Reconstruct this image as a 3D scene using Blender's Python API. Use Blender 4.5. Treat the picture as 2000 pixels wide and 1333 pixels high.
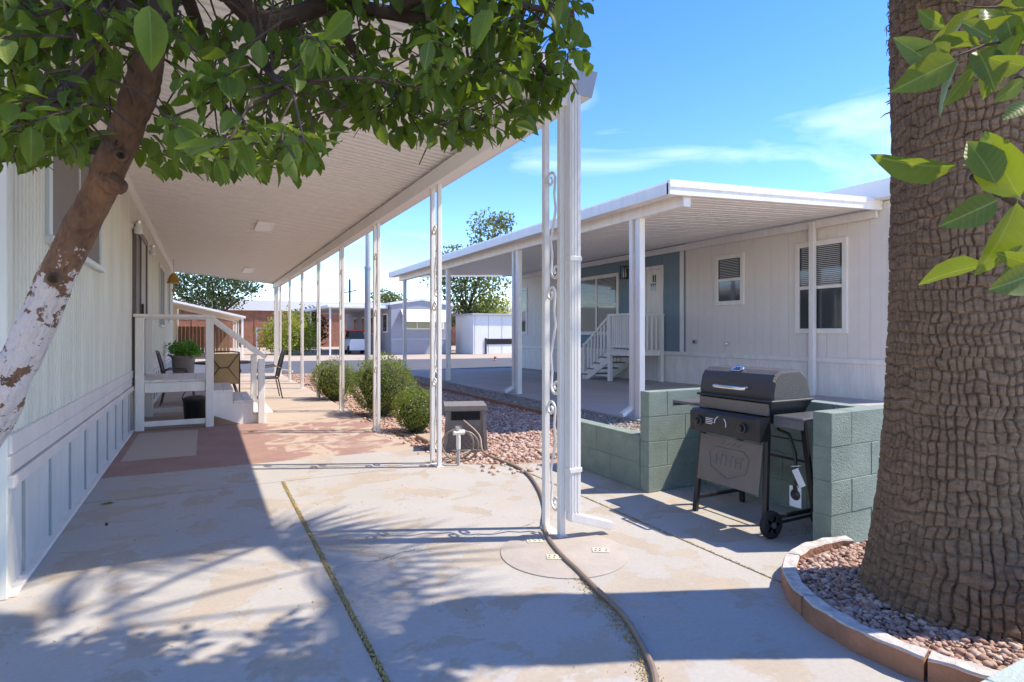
import bpy, math, random
import numpy as np
from mathutils import Vector, Matrix
R = math.radians
random.seed(7); rng = np.random.default_rng(7)
S = bpy.context.scene
for o in list(bpy.data.objects): bpy.data.objects.remove(o)
C = S.collection

# ------------------------------------------------------------------ camera, sky, sun, exposure
F = 1143.0; HZ = 650.0; CAMH = 1.3; YAW = R(27.7)
cd = bpy.data.cameras.new('camera'); cam = bpy.data.objects.new('camera', cd); C.objects.link(cam)
cd.sensor_width = 36; cd.lens = F/2000*36; cd.shift_y = -(666.5-HZ)/2000; cd.clip_start = .05; cd.clip_end = 900
cam.location = (0, 0, CAMH); cam.rotation_euler = (R(90), 0, -YAW); S.camera = cam
SUN_EL = R(55); SUN_H = Vector((.908, -.418)).normalized()
W = bpy.data.worlds.new('World'); S.world = W; W.use_nodes = True
wn = W.node_tree; wn.nodes.clear()
def wnode(t, **k):
    n = wn.nodes.new(t)
    for a, b in k.items(): setattr(n, a, b)
    return n
sky = wnode('ShaderNodeTexSky', sky_type='NISHITA', sun_disc=False)
sky.sun_elevation = SUN_EL; sky.sun_rotation = math.atan2(SUN_H.x, SUN_H.y)
sky.altitude = 1200; sky.air_density = 1.0; sky.dust_density = 0; sky.ozone_density = 2.0
tc = wnode('ShaderNodeTexCoord'); mp = wnode('ShaderNodeMapping')
mp.inputs['Scale'].default_value = (1.3, 1.3, 5.0); mp.inputs['Rotation'].default_value = (R(12), R(-14), R(20))
mp.inputs['Location'].default_value = (3.1, 1.9, -.1)
nz = wnode('ShaderNodeTexNoise'); nz.inputs['Scale'].default_value = 1.7; nz.inputs['Detail'].default_value = 6
nz.inputs['Roughness'].default_value = .5; nz.inputs['Distortion'].default_value = .5
rp = wnode('ShaderNodeValToRGB'); rp.color_ramp.elements[0].position = .55; rp.color_ramp.elements[1].position = .92
rp.color_ramp.elements[1].color = (.75, .75, .75, 1)
mx = wnode('ShaderNodeMix', data_type='RGBA'); mx.inputs[7].default_value = (6.0, 6.2, 6.6, 1)
hs = wnode('ShaderNodeHueSaturation'); hs.inputs['Hue'].default_value = .514; hs.inputs['Saturation'].default_value = 1.3; hs.inputs['Value'].default_value = .92; hs.inputs['Value'].default_value = 1.0
bg = wnode('ShaderNodeBackground'); bg.inputs['Strength'].default_value = .12
ow = wnode('ShaderNodeOutputWorld')
L = wn.links
L.new(tc.outputs['Generated'], mp.inputs[0]); L.new(mp.outputs[0], nz.inputs['Vector']); L.new(nz.outputs[0], rp.inputs[0])
L.new(rp.outputs[0], mx.inputs[0]); L.new(sky.outputs[0], hs.inputs['Color']); L.new(hs.outputs[0], mx.inputs[6])
L.new(mx.outputs[2], bg.inputs[0]); L.new(bg.outputs[0], ow.inputs[0])
sd = bpy.data.lights.new('sun', 'SUN'); so = bpy.data.objects.new('sun', sd); C.objects.link(so)
sd.energy = 2.2; sd.angle = R(.6); sd.color = (1, .90, .76)
sv = Vector((SUN_H.x*math.cos(SUN_EL), SUN_H.y*math.cos(SUN_EL), math.sin(SUN_EL)))
so.rotation_euler = sv.to_track_quat('Z', 'Y').to_euler(); so.location = (20, -10, 30)
S.view_settings.view_transform = 'Standard'; S.view_settings.look = 'None'; S.view_settings.exposure = 1.68
S.render.engine = 'CYCLES'; S.cycles.max_bounces = 8; S.cycles.diffuse_bounces = 5; S.cycles.transparent_max_bounces = 8

# ------------------------------------------------------------------ pixel helpers
SN, CS = math.sin(YAW), math.cos(YAW)
def P(px, py, d):
    l = (px-1000)/F*d
    return Vector((d*SN+l*CS, d*CS-l*SN, CAMH+(HZ-py)/F*d))
def G(px, py, z=0): return P(px, py, F*(CAMH-z)/(py-HZ))
def proj(v):
    d = v[0]*SN+v[1]*CS; l = v[0]*CS-v[1]*SN
    return (1000+F*l/max(d, .01), HZ-F*(v[2]-CAMH)/max(d, .01), d)

# ------------------------------------------------------------------ materials
MATS = {}
def mat(name, col, rough=.6, metal=0, var=0, vscale=6, bump=0, bscale=40, col2=None, stretch=None, trans=0, spec=.5, coord='Object'):
    """principled material; var = brightness variation by noise, col2 = second colour in noise patches"""
    m = bpy.data.materials.new(name); m.use_nodes = True; n = m.node_tree; b = n.nodes['Principled BSDF']
    b.inputs['Roughness'].default_value = rough; b.inputs['Metallic'].default_value = metal
    b.inputs['Specular IOR Level'].default_value = spec
    b.inputs['Base Color'].default_value = (*col, 1)
    if var or col2 or bump:
        t = n.nodes.new('ShaderNodeTexCoord'); mpp = n.nodes.new('ShaderNodeMapping')
        if stretch: mpp.inputs['Scale'].default_value = stretch
        n.links.new(t.outputs[coord], mpp.inputs[0])
    if var or col2:
        z = n.nodes.new('ShaderNodeTexNoise'); z.inputs['Scale'].default_value = vscale; z.inputs['Detail'].default_value = 8; z.inputs['Roughness'].default_value = .65
        n.links.new(mpp.outputs[0], z.inputs['Vector'])
        r = n.nodes.new('ShaderNodeValToRGB'); n.links.new(z.outputs[0], r.inputs[0])
        c2 = col2 if col2 else tuple(c*(1-var) for c in col)
        r.color_ramp.elements[0].position = .35; r.color_ramp.elements[1].position = .65
        r.color_ramp.elements[0].color = (*c2, 1); r.color_ramp.elements[1].color = (*col, 1)
        n.links.new(r.outputs[0], b.inputs['Base Color'])
    if bump:
        z2 = n.nodes.new('ShaderNodeTexNoise'); z2.inputs['Scale'].default_value = bscale; z2.inputs['Detail'].default_value = 6
        n.links.new(mpp.outputs[0], z2.inputs['Vector'])
        bp = n.nodes.new('ShaderNodeBump'); bp.inputs['Strength'].default_value = bump; bp.inputs['Distance'].default_value = .01
        n.links.new(z2.outputs[0], bp.inputs['Height']); n.links.new(bp.outputs[0], b.inputs['Normal'])
    if trans:
        tr = n.nodes.new('ShaderNodeBsdfTranslucent'); tr.inputs[0].default_value = (min(1, col[0]*3.0), min(1, col[1]*2.6), col[2]*1.2, 1)
        ms = n.nodes.new('ShaderNodeMixShader'); ms.inputs[0].default_value = trans
        n.links.new(b.outputs[0], ms.inputs[1]); n.links.new(tr.outputs[0], ms.inputs[2])
        n.links.new(ms.outputs[0], n.nodes['Material Output'].inputs[0])
    MATS[name] = m
    return m
mat('white_paint', (.86, .80, .71), .45, var=.13, vscale=3, stretch=(2, 2, .5))
mat('white_metal', (.83, .785, .715), .4, var=.12, vscale=4, stretch=(2, 2, .4))
mat('roof_metal', (.93, .885, .82), .5, var=.05, vscale=1.2)
mat('skylight', (.92, .92, .9), .4)
mat('siding', (.80, .765, .63), .5, var=.16, vscale=2.2, bump=.05, stretch=(3, 3, .35), coord='Object')
mat('skirt', (.74, .715, .64), .5, var=.16, vscale=3, stretch=(2, 2, .5))
mat('batten', (.36, .38, .36), .5, var=.15)
mat('band', (.78, .70, .61), .5, var=.12, vscale=3)
mat('window_frame', (.62, .66, .62), .4)
mat('bronze', (.16, .13, .11), .4, var=.2)
mat('screen', (.22, .19, .165), .7, var=.1)
mat('curtain', (.55, .5, .44), .9)
mat('fabric_dark', (.03, .03, .035), .8)
mat('black_metal', (.025, .024, .025), .42)
mat('black_gloss', (.02, .02, .022), .25, bump=.6, bscale=160)
mat('hammered', (.075, .068, .062), .38, bump=1.0, bscale=220, var=.3, vscale=120)
mat('plate_metal', (.165, .142, .125), .45, var=.12, vscale=8)
mat('shelf_metal', (.12, .12, .13), .28, var=.2)
mat('steel', (.75, .73, .7), .25, metal=1)
mat('tan_fabric', (.42, .30, .15), .85, var=.1)
mat('brown_metal', (.07, .05, .04), .45)
mat('green_block', (.265, .325, .27), .88, var=.24, vscale=5, bump=.8, bscale=110)
mat('green_mortar', (.265, .32, .255), .85, bump=.6, bscale=60)
mat('pale_green_cap', (.40, .46, .40), .8, var=.12, bump=.6, bscale=60)
mat('edging', (.40, .20, .12), .85, var=.3, vscale=7, bump=.7, bscale=45)
mat('edging_top', (.62, .58, .53), .9, var=.35, vscale=22, bump=.7, bscale=60)
mat('dirt', (.42, .30, .20), .95, var=.25, vscale=3, bump=.7, bscale=25)
mat('ground', (.50, .40, .30), .95, var=.2, vscale=.6, bump=.6, bscale=20)
mat('gravel_bed', (.45, .31, .23), .95, var=.35, vscale=30, bump=1, bscale=60)
mat('gravel_brown_bed', (.33, .27, .21), .95, var=.4, vscale=30, bump=1, bscale=60)
mat('asphalt', (.115, .115, .12), .9, var=.2, vscale=1.5, bump=.3, bscale=50)
mat('slab', (.46, .41, .36), .85, var=.14, vscale=1.3, bump=.15, bscale=60)
mat('paver', (.47, .35, .25), .9, var=.2, bump=.4)
mat('litter', (.44, .33, .13), .9, var=.4, vscale=40)
mat('hose', (.26, .20, .15), .5, var=.15)
mat('hosebox', (.22, .19, .165), .6, var=.15, vscale=9)
mat('pvc', (.72, .68, .58), .5)
mat('bark', (.18, .105, .062), .9, var=.5, vscale=14, bump=1, bscale=30, stretch=(1, 1, .45))
mat('branch', (.075, .046, .032), .9, var=.35, vscale=20, bump=.7)
mat('leaf', (.085, .138, .018), .5, var=.45, vscale=2, trans=.38, spec=.25)
mat('leaf_stuff', (.085, .138, .018), .5, var=.55, vscale=6, trans=.38, spec=.25)
mat('leaf_light', (.10, .145, .017), .45, var=.25, vscale=2, trans=.30, spec=.35)
mat('frond', (.08, .12, .03), .5, trans=.2)
mat('bush_leaf', (.17, .23, .04), .55, var=.5, vscale=7, trans=.25)
mat('bush_core', (.045, .05, .02), .95)
mat('yellow_leaf', (.27, .32, .05), .6, var=.4, vscale=1.5, trans=.3)
mat('dark_leaf', (.065, .10, .03), .6, var=.4, vscale=1, trans=.2)
mat('mesquite_leaf', (.10, .13, .04), .6, var=.4, vscale=.8, trans=.3)
mat('potplant_leaf', (.09, .24, .03), .5, var=.3, trans=.3)
mat('palm_bark', (.29, .185, .11), .95, var=.5, vscale=16, bump=.9, bscale=90, stretch=(1, 1, 2.2))
mat('house_grey', (.80, .725, .63), .7, var=.07, vscale=1.2, bump=.15, bscale=120)
mat('house_blue', (.19, .265, .295), .65, var=.1, vscale=2, bump=.15, bscale=120)
mat('glass', (.045, .055, .06), .04, spec=.8)
mat('blind', (.5, .5, .46), .6)
mat('grey_siding', (.33, .33, .37), .6, var=.12, vscale=.8)
mat('brick', (.34, .15, .09), .9, var=.35, vscale=3, bump=.4)
mat('far_white', (.75, .75, .75), .6, var=.1, vscale=.4)
mat('wood', (.25, .16, .10), .85, var=.3, vscale=2, stretch=(8, 8, .6))
mat('grey_pole', (.40, .42, .45), .45, var=.1)
mat('pole_dark', (.05, .04, .035), .9)
mat('red_plastic', (.55, .08, .05), .5)
mat('gold', (.45, .28, .06), .45, metal=.3)
mat('copper', (.42, .17, .10), .45, metal=.5)
mat('tag_white', (.85, .85, .85), .5)
mat('glass_jar', (.75, .76, .74), .1, spec=.8)
mat('dark_void', (.012, .012, .012), .9)
mat('cream_tile', (.62, .58, .44), .7, var=.2, vscale=30)
mat('car_white', (.75, .76, .78), .25)
mat('tyre', (.02, .02, .02), .8)

def nodes_of(m): return m.node_tree.nodes, m.node_tree.links
# whitewashed trunk: paint below a ragged line
def trunk_material():
    m = mat('trunk_bark', (.22, .115, .06), .9, var=.55, vscale=16, bump=1, bscale=28, stretch=(1, 1, .5))
    n, l = nodes_of(m); b = n['Principled BSDF']
    old = b.inputs['Base Color'].links[0].from_socket
    g = n.new('ShaderNodeNewGeometry'); sp = n.new('ShaderNodeSeparateXYZ'); l.new(g.outputs['Position'], sp.inputs[0])
    nn = n.new('ShaderNodeTexNoise'); nn.inputs['Scale'].default_value = 17; nn.inputs['Detail'].default_value = 8; nn.inputs['Roughness'].default_value = .7; l.new(g.outputs['Position'], nn.inputs['Vector'])
    ma = n.new('ShaderNodeMath'); ma.operation = 'MULTIPLY_ADD'; ma.inputs[1].default_value = -1.0; l.new(nn.outputs[0], ma.inputs[0]); l.new(sp.outputs[2], ma.inputs[2])
    rr = n.new('ShaderNodeValToRGB'); rr.color_ramp.elements[0].position = .50; rr.color_ramp.elements[1].position = .515
    mm = n.new('ShaderNodeMapRange'); mm.inputs[1].default_value = .5; mm.inputs[2].default_value = 1.45; l.new(ma.outputs[0], mm.inputs[0]); l.new(mm.outputs[0], rr.inputs[0])
    n2 = n.new('ShaderNodeTexNoise'); n2.inputs['Scale'].default_value = 15; n2.inputs['Detail'].default_value = 9; n2.inputs['Roughness'].default_value = .68; l.new(g.outputs['Position'], n2.inputs['Vector'])
    r2 = n.new('ShaderNodeValToRGB'); r2.color_ramp.elements[0].position = .57; r2.color_ramp.elements[1].position = .59; l.new(n2.outputs[0], r2.inputs[0])
    mxx = n.new('ShaderNodeMath'); mxx.operation = 'MAXIMUM'; l.new(rr.outputs[0], mxx.inputs[0]); l.new(r2.outputs[0], mxx.inputs[1])
    mc = n.new('ShaderNodeMix'); mc.data_type = 'RGBA'; mc.inputs[6].default_value = (.56, .485, .44, 1)
    l.new(mxx.outputs[0], mc.inputs[0]); l.new(old, mc.inputs[7]); l.new(mc.outputs[2], b.inputs['Base Color'])
trunk_material()
def veins(name, light):
    m = MATS[name]; n, l = nodes_of(m); b = n['Principled BSDF']; old = b.inputs['Base Color'].links[0].from_socket
    t = n.new('ShaderNodeTexCoord'); sp = n.new('ShaderNodeSeparateXYZ'); l.new(t.outputs['Object'], sp.inputs[0])
    def mth(op, a, c):
        q = n.new('ShaderNodeMath'); q.operation = op
        for s_, i in ((a, 0), (c, 1)):
            if isinstance(s_, (int, float)): q.inputs[i].default_value = s_
            else: l.new(s_, q.inputs[i])
        return q.outputs[0]
    ax = mth('ABSOLUTE', sp.outputs[0], 0); mid = mth('LESS_THAN', ax, .011)
    fr = mth('FRACT', mth('MULTIPLY', mth('SUBTRACT', sp.outputs[1], mth('MULTIPLY', ax, .8)), 9.5), 0); side = mth('MULTIPLY', mth('LESS_THAN', fr, .13), .18)
    mc = n.new('ShaderNodeMix'); mc.data_type = 'RGBA'; mc.inputs[7].default_value = (*light, 1); l.new(mth('MAXIMUM', mid, side), mc.inputs[0]); l.new(old, mc.inputs[6]); l.new(mc.outputs[2], b.inputs['Base Color'])
    bp = n.new('ShaderNodeBump'); bp.inputs['Strength'].default_value = .06; bp.inputs['Distance'].default_value = .004; l.new(mth('SINE', mth('MULTIPLY', fr, 6.28), 0), bp.inputs['Height']); l.new(bp.outputs[0], b.inputs['Normal'])
def randomize(name, node, out):
    m = MATS[name]; n, l = nodes_of(m); b = n['Principled BSDF']; old = b.inputs['Base Color'].links[0].from_socket
    q = n.new(node); r = n.new('ShaderNodeValToRGB'); e = r.color_ramp.elements; e[0].color = (.50, .60, .7, 1); e[1].color = (1.5, 1.25, 1.0, 1); k = e.new(.55); k.color = (.92, .95, 1, 1); k = e.new(.85); k.color = (1.05, 1.05, 1, 1)
    l.new(q.outputs[out], r.inputs[0]); mc = n.new('ShaderNodeMix'); mc.data_type = 'RGBA'; mc.blend_type = 'MULTIPLY'; mc.inputs[0].default_value = 1
    l.new(old, mc.inputs[6]); l.new(r.outputs[0], mc.inputs[7]); l.new(mc.outputs[2], b.inputs['Base Color'])
for q_ in ('leaf', 'leaf_light'): randomize(q_, 'ShaderNodeObjectInfo', 'Random')
for q_ in ('leaf_stuff', 'bush_leaf', 'dark_leaf', 'mesquite_leaf', 'yellow_leaf'): randomize(q_, 'ShaderNodeNewGeometry', 'Random Per Island')
for q_ in MATS['trunk_bark'].node_tree.nodes:
    if q_.type == 'BUMP': q_.inputs['Distance'].default_value = .035
veins('leaf', (.11, .16, .03)); veins('leaf_light', (.17, .22, .05))
def patio_material():
    m = bpy.data.materials.new('patio_concrete'); m.use_nodes = True; MATS['patio'] = m
    n, l = nodes_of(m); b = n['Principled BSDF']; b.inputs['Roughness'].default_value = .8
    g = n.new('ShaderNodeNewGeometry'); pos = g.outputs['Position']
    sp = n.new('ShaderNodeSeparateXYZ'); l.new(pos, sp.inputs[0])
    def noise(sc, det=6, dist=0, ro=.6):
        q = n.new('ShaderNodeTexNoise'); q.inputs['Scale'].default_value = sc; q.inputs['Detail'].default_value = det
        q.inputs['Distortion'].default_value = dist; q.inputs['Roughness'].default_value = ro; l.new(pos, q.inputs['Vector']); return q.outputs[0]
    def ramp(s, a, c, ca=(0, 0, 0), cb=(1, 1, 1)):
        q = n.new('ShaderNodeValToRGB'); q.color_ramp.elements[0].position = a; q.color_ramp.elements[1].position = c
        q.color_ramp.elements[0].color = (*ca, 1); q.color_ramp.elements[1].color = (*cb, 1); l.new(s, q.inputs[0]); return q.outputs[0]
    def mix(f, a, c, mode='MIX'):
        q = n.new('ShaderNodeMix'); q.data_type = 'RGBA'; q.blend_type = mode
        if isinstance(f, float): q.inputs[0].default_value = f
        else: l.new(f, q.inputs[0])
        for s, i in ((a, 6), (c, 7)):
            if isinstance(s, tuple): q.inputs[i].default_value = (*s, 1)
            else: l.new(s, q.inputs[i])
        return q.outputs[2]
    def math_(op, a, c):
        q = n.new('ShaderNodeMath'); q.operation = op
        for s, i in ((a, 0), (c, 1)):
            if isinstance(s, (int, float)): q.inputs[i].default_value = s
            else: l.new(s, q.inputs[i])
        return q.outputs[0]
    def band(s, a, c, e=.02):
        q1 = math_('GREATER_THAN', s, a); q2 = math_('LESS_THAN', s, c); return math_('MULTIPLY', q1, q2)
    x, y = sp.outputs[0], sp.outputs[1]
    base = mix(ramp(noise(2.2, 8), .3, .7), (.39, .335, .265), (.45, .39, .315))          # bare concrete
    paint = mix(ramp(noise(1.3, 6), .3, .7), (.415, .392, .352), (.465, .44, .40))           # worn grey paint
    worn = ramp(noise(2.4, 10, .5, .64), .525, .55)
    near = mix(worn, paint, base)
    stain = ramp(noise(3.1, 8, 1.2), .56, .72)
    near = mix(math_('MULTIPLY', stain, .6), near, (.50, .37, .25))
    wob = math_('MULTIPLY', math_('SUBTRACT', noise(6, 4), .5), .10)
    yw = math_('ADD', y, wob)
    redc = mix(ramp(noise(2.5, 8), .3, .7), (.30, .175, .14), (.37, .23, .185))
    redworn = ramp(noise(2.3, 9, .9, .66), .47, .53)
    # the red paint is worn through where people walk, between the porch and the posts
    walk = band(x, .62, 2.2)
    redm = mix(math_('MULTIPLY', redworn, math_('ADD', math_('MULTIPLY', walk, .85), .08)), redc, (.50, .40, .305))
    mat_zone = math_('MULTIPLY', band(x, -.75, -.08), band(yw, 7.05, 8.9))
    redm = mix(mat_zone, redm, (.47, .39, .32))
    far = mix(ramp(noise(2.0, 8), .3, .7), (.46, .37, .285), (.53, .435, .345))
    c1 = mix(math_('GREATER_THAN', yw, 6.32), near, redm)
    c2 = mix(math_('GREATER_THAN', y, 9.2), c1, far)
    fine = ramp(noise(45, 4), .25, .75, (.86, .86, .86), (1, 1, 1)); c2 = mix(1.0, c2, fine, 'MULTIPLY')
    # hairline crack
    cw = math_('ABSOLUTE', math_('ADD', math_('SUBTRACT', y, math_('ADD', math_('MULTIPLY', x, .12), 3.23)), math_('MULTIPLY', math_('SUBTRACT', noise(4, 6), .5), .22)), 0)
    cm = math_('MULTIPLY', math_('LESS_THAN', cw, .0035), band(x, .62, 2.0))
    c2 = mix(math_('MULTIPLY', cm, .75), c2, (.10, .085, .075))
    l.new(c2, b.inputs['Base Color'])
    bp = n.new('ShaderNodeBump'); bp.inputs['Strength'].default_value = .25; bp.inputs['Distance'].default_value = .004
    hh = math_('ADD', math_('MULTIPLY', noise(70, 5), .6), math_('MULTIPLY', worn, -.5)); l.new(hh, bp.inputs['Height']); l.new(bp.outputs[0], b.inputs['Normal'])
patio_material()

# ------------------------------------------------------------------ mesh builder
class MB:
    def __init__(s): s.v = []; s.f = []; s.smooth = False
    def add(s, vs, fs):
        k = len(s.v); s.v += [tuple(p) for p in vs]; s.f += [tuple(i+k for i in f) for f in fs]; return s
    def box(s, x0, y0, z0, x1, y1, z1):
        if x0 > x1: x0, x1 = x1, x0
        if y0 > y1: y0, y1 = y1, y0
        if z0 > z1: z0, z1 = z1, z0
        return s.add([(x0,y0,z0),(x1,y0,z0),(x1,y1,z0),(x0,y1,z0),(x0,y0,z1),(x1,y0,z1),(x1,y1,z1),(x0,y1,z1)],
                     [(0,3,2,1),(4,5,6,7),(0,1,5,4),(1,2,6,5),(2,3,7,6),(3,0,4,7)])
    def cbox(s, x0, y0, z0, x1, y1, z1, c=.008):
        """box with chamfered edges"""
        if x0 > x1: x0, x1 = x1, x0
        if y0 > y1: y0, y1 = y1, y0
        if z0 > z1: z0, z1 = z1, z0
        c = min(c, (x1-x0)*.4, (y1-y0)*.4, (z1-z0)*.4)
        vs, idx = [], {}
        for ix, X in ((0, x0), (1, x1)):
            for iy, Y in ((0, y0), (1, y1)):
                for iz, Z in ((0, z0), (1, z1)):
                    sx, sy, sz = (c if ix == 0 else -c), (c if iy == 0 else -c), (c if iz == 0 else -c)
                    for a, p in enumerate(((X, Y+sy, Z+sz), (X+sx, Y, Z+sz), (X+sx, Y+sy, Z))):
                        idx[ix, iy, iz, a] = len(vs); vs.append(p)
        q = lambda *k: tuple(idx[i] for i in k)
        fs = []
        for s0 in (0, 1):
            fs.append(q((s0,0,0,0),(s0,1,0,0),(s0,1,1,0),(s0,0,1,0))); fs.append(q((0,s0,0,1),(1,s0,0,1),(1,s0,1,1),(0,s0,1,1))); fs.append(q((0,0,s0,2),(1,0,s0,2),(1,1,s0,2),(0,1,s0,2)))
        for a in (0, 1):
            for b in (0, 1):
                fs.append(q((a,b,0,0),(a,b,1,0),(a,b,1,1),(a,b,0,1))); fs.append(q((a,0,b,0),(a,1,b,0),(a,1,b,2),(a,0,b,2))); fs.append(q((0,a,b,1),(1,a,b,1),(1,a,b,2),(0,a,b,2)))
                for d in (0, 1): fs.append(q((a,b,d,0),(a,b,d,1),(a,b,d,2)))
        cen = Vector(((x0+x1)/2, (y0+y1)/2, (z0+z1)/2)); out = []
        for f in fs:
            p = [Vector(vs[i]) for i in f]; nrm = (p[1]-p[0]).cross(p[2]-p[0])
            out.append(f if nrm.dot(sum(p, Vector())/len(p)-cen) > 0 else f[::-1])
        return s.add(vs, out)
    def bar(s, p0, p1, w, h, up=(0, 0, 1)):
        p0, p1 = Vector(p0), Vector(p1); d = (p1-p0).normalized(); u = Vector(up)
        if abs(d.dot(u)) > .98: u = Vector((0, 1, 0))
        r = d.cross(u).normalized(); u = r.cross(d).normalized(); r *= w/2; u *= h/2
        vs = [p-r-u for p in (p0,)]+[p0+r-u, p0+r+u, p0-r+u, p1-r-u, p1+r-u, p1+r+u, p1-r+u]
        return s.add(vs, [(0,1,2,3)[::-1],(4,5,6,7),(0,1,5,4),(1,2,6,5),(2,3,7,6),(3,0,4,7)])
    def tube(s, pts, r, n=8, cap=True, squash=None):
        pts = [Vector(p) for p in pts]; rs = r if isinstance(r, (list, tuple)) else [r]*len(pts)
        rings = []; prev = None
        for i, p in enumerate(pts):
            t = (pts[min(i+1, len(pts)-1)]-pts[max(i-1, 0)]).normalized()
            if prev is None: a = t.cross(Vector((0, 0, 1)) if abs(t.z) < .9 else Vector((0, 1, 0))).normalized()
            else: a = (prev-t*prev.dot(t)).normalized()
            prev = a; b = t.cross(a); rings.append([p+(a*math.cos(2*math.pi*k/n)+b*math.sin(2*math.pi*k/n))*rs[i] for k in range(n)])
        vs = [q for rg in rings for q in rg]; fs = []
        for i in range(len(pts)-1):
            for k in range(n): fs.append((i*n+k, i*n+(k+1) % n, (i+1)*n+(k+1) % n, (i+1)*n+k))
        if cap: fs += [tuple(range(n))[::-1], tuple((len(pts)-1)*n+k for k in range(n))]
        s.smooth = True
        return s.add(vs, fs)
    def lathe(s, prof, c=(0, 0, 0), n=20, axis='z'):
        vs = []; fs = []
        for (r, z) in prof:
            for k in range(n):
                a = 2*math.pi*k/n; x, y = r*math.cos(a), r*math.sin(a)
                p = (x, y, z) if axis == 'z' else ((z, x, y) if axis == 'x' else (y, z, x))
                vs.append((p[0]+c[0], p[1]+c[1], p[2]+c[2]))
        for i in range(len(prof)-1):
            for k in range(n): fs.append((i*n+k, i*n+(k+1) % n, (i+1)*n+(k+1) % n, (i+1)*n+k))
        fs += [tuple(range(n))[::-1], tuple((len(prof)-1)*n+k for k in range(n))]
        s.smooth = True
        return s.add(vs, fs)
    def prism(s, poly, a, b, axis='z'):
        """polygon (2D) extruded from a to b; axis z: (x,y); axis y: (x,z); axis x: (y,z)"""
        def m(p, h): return (p[0], p[1], h) if axis == 'z' else ((p[0], h, p[1]) if axis == 'y' else (h, p[0], p[1]))
        n = len(poly); vs = [m(p, a) for p in poly]+[m(p, b) for p in poly]
        return s.add(vs, [tuple(range(n))[::-1], tuple(range(n, 2*n))]+[(i, (i+1) % n, n+(i+1) % n, n+i) for i in range(n)])
    def mesh(s, name, material):
        me = bpy.data.meshes.new(name); me.from_pydata([tuple(p) for p in s.v], [], s.f); me.materials.append(MATS[material]); me.validate()
        import bmesh
        bm = bmesh.new(); bm.from_mesh(me); bmesh.ops.recalc_face_normals(bm, faces=bm.faces); bm.to_mesh(me); bm.free()
        if s.smooth:
            me.polygons.foreach_set('use_smooth', [len(p.vertices) <= 4 for p in me.polygons])
            me.set_sharp_from_angle(angle=R(42))
        return me
    def build(s, name, material, parent=None, world=True):
        me = s.mesh(name, material); o = bpy.data.objects.new(name, me); C.objects.link(o)
        if parent is not None:
            o.parent = parent
            if world:
                off = Vector(); q = parent
                while q is not None: off += q.location; q = q.parent
                me.transform(Matrix.Translation(-off))
        return o
def thing(name, label, cat, loc=(0, 0, 0), rz=0, group=None):
    o = bpy.data.objects.new(name, None); C.objects.link(o); o.empty_display_size = .1
    o.location = loc; o.rotation_euler = (0, 0, rz); return tag(o, label, cat, group)
def tag(o, label=None, cat=None, group=None, kind=None):
    if label: o['label'] = label
    if cat: o['category'] = cat
    if group: o['group'] = group
    if kind: o['kind'] = kind
    return o
def inst(name, me, parent, loc=(0, 0, 0), rot=None):
    o = bpy.data.objects.new(name, me); C.objects.link(o); o.parent = parent; o.location = loc
    if rot is not None: o.rotation_euler = rot
    return o
def rawmesh(name, v, f, material, smooth=False):
    me = bpy.data.meshes.new(name); v = np.asarray(v, dtype=np.float32); f = np.asarray(f, dtype=np.int32); k = f.shape[1]
    me.vertices.add(len(v)); me.vertices.foreach_set('co', v.ravel()); me.loops.add(f.size); me.loops.foreach_set('vertex_index', f.ravel())
    me.polygons.add(len(f)); me.polygons.foreach_set('loop_start', np.arange(0, f.size, k, dtype=np.int32))
    me.materials.append(MATS[material]); me.update(calc_edges=True); me.validate()
    if smooth: me.polygons.foreach_set('use_smooth', np.ones(len(f), bool))
    return me
def struct(name, mb, material): return tag(mb.build(name, material), kind='structure')
def scatter(base_v, base_f, M, T):
    """numpy: copy a small mesh with 3x3 matrices M (n,3,3) and offsets T (n,3)"""
    bv, bf = np.asarray(base_v), np.asarray(base_f)
    v = np.einsum('nij,kj->nki', M, bv)+T[:, None, :]
    f = bf[None]+(np.arange(len(M))*len(bv))[:, None, None]
    return v.reshape(-1, 3), f.reshape(-1, bf.shape[1])
def randrot(n):
    q = rng.normal(size=(n, 4)); q /= np.linalg.norm(q, axis=1)[:, None]; w, x, y, z = q.T
    return np.stack([np.stack([1-2*(y*y+z*z), 2*(x*y-z*w), 2*(x*z+y*w)], 1), np.stack([2*(x*y+z*w), 1-2*(x*x+z*z), 2*(y*z-x*w)], 1), np.stack([2*(x*z-y*w), 2*(y*z+x*w), 1-2*(x*x+y*y)], 1)], 1)

# ------------------------------------------------------------------ the ground
struct('ground', MB().add([(-300,-60,-.07),(300,-60,-.07),(300,500,-.07),(-300,500,-.07)], [(0,1,2,3)]), 'ground')
# road: near edge and far edge slightly oblique to the houses
rd = MB(); rd.add([(-200,50.9,-.05),(200,-9.1,-.05),(200,-.1,-.05),(-200,59.9,-.05)], [(0,1,2,3)]); struct('road', rd, 'asphalt')
gb = MB(); gb.add([(2.1,5.1,-.045),(4.9,5.1,-.045),(4.9,20.0,-.045),(2.1,20.3,-.045)], [(0,1,2,3)]); gb.add([(3.1,3.8,-.045),(4.9,3.8,-.045),(4.9,5.1,-.045),(3.1,5.1,-.045)], [(0,1,2,3)]); struct('gravel_bed', gb, 'gravel_bed')
gs = MB(); gs.add([(4.9,3,-.045),(5.95,3,-.045),(5.95,19.6,-.045),(4.9,19.6,-.045)], [(0,1,2,3)]); struct('gravel_strip', gs, 'gravel_brown_bed')
ed = tag(MB().box(4.87,4.0,-.05,4.93,19.6,.02).build('brick_edging', 'edging'), 'thin red brick edging line between the pink gravel and the brown gravel strip', 'edging')
dv = MB(); N = 8
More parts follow.
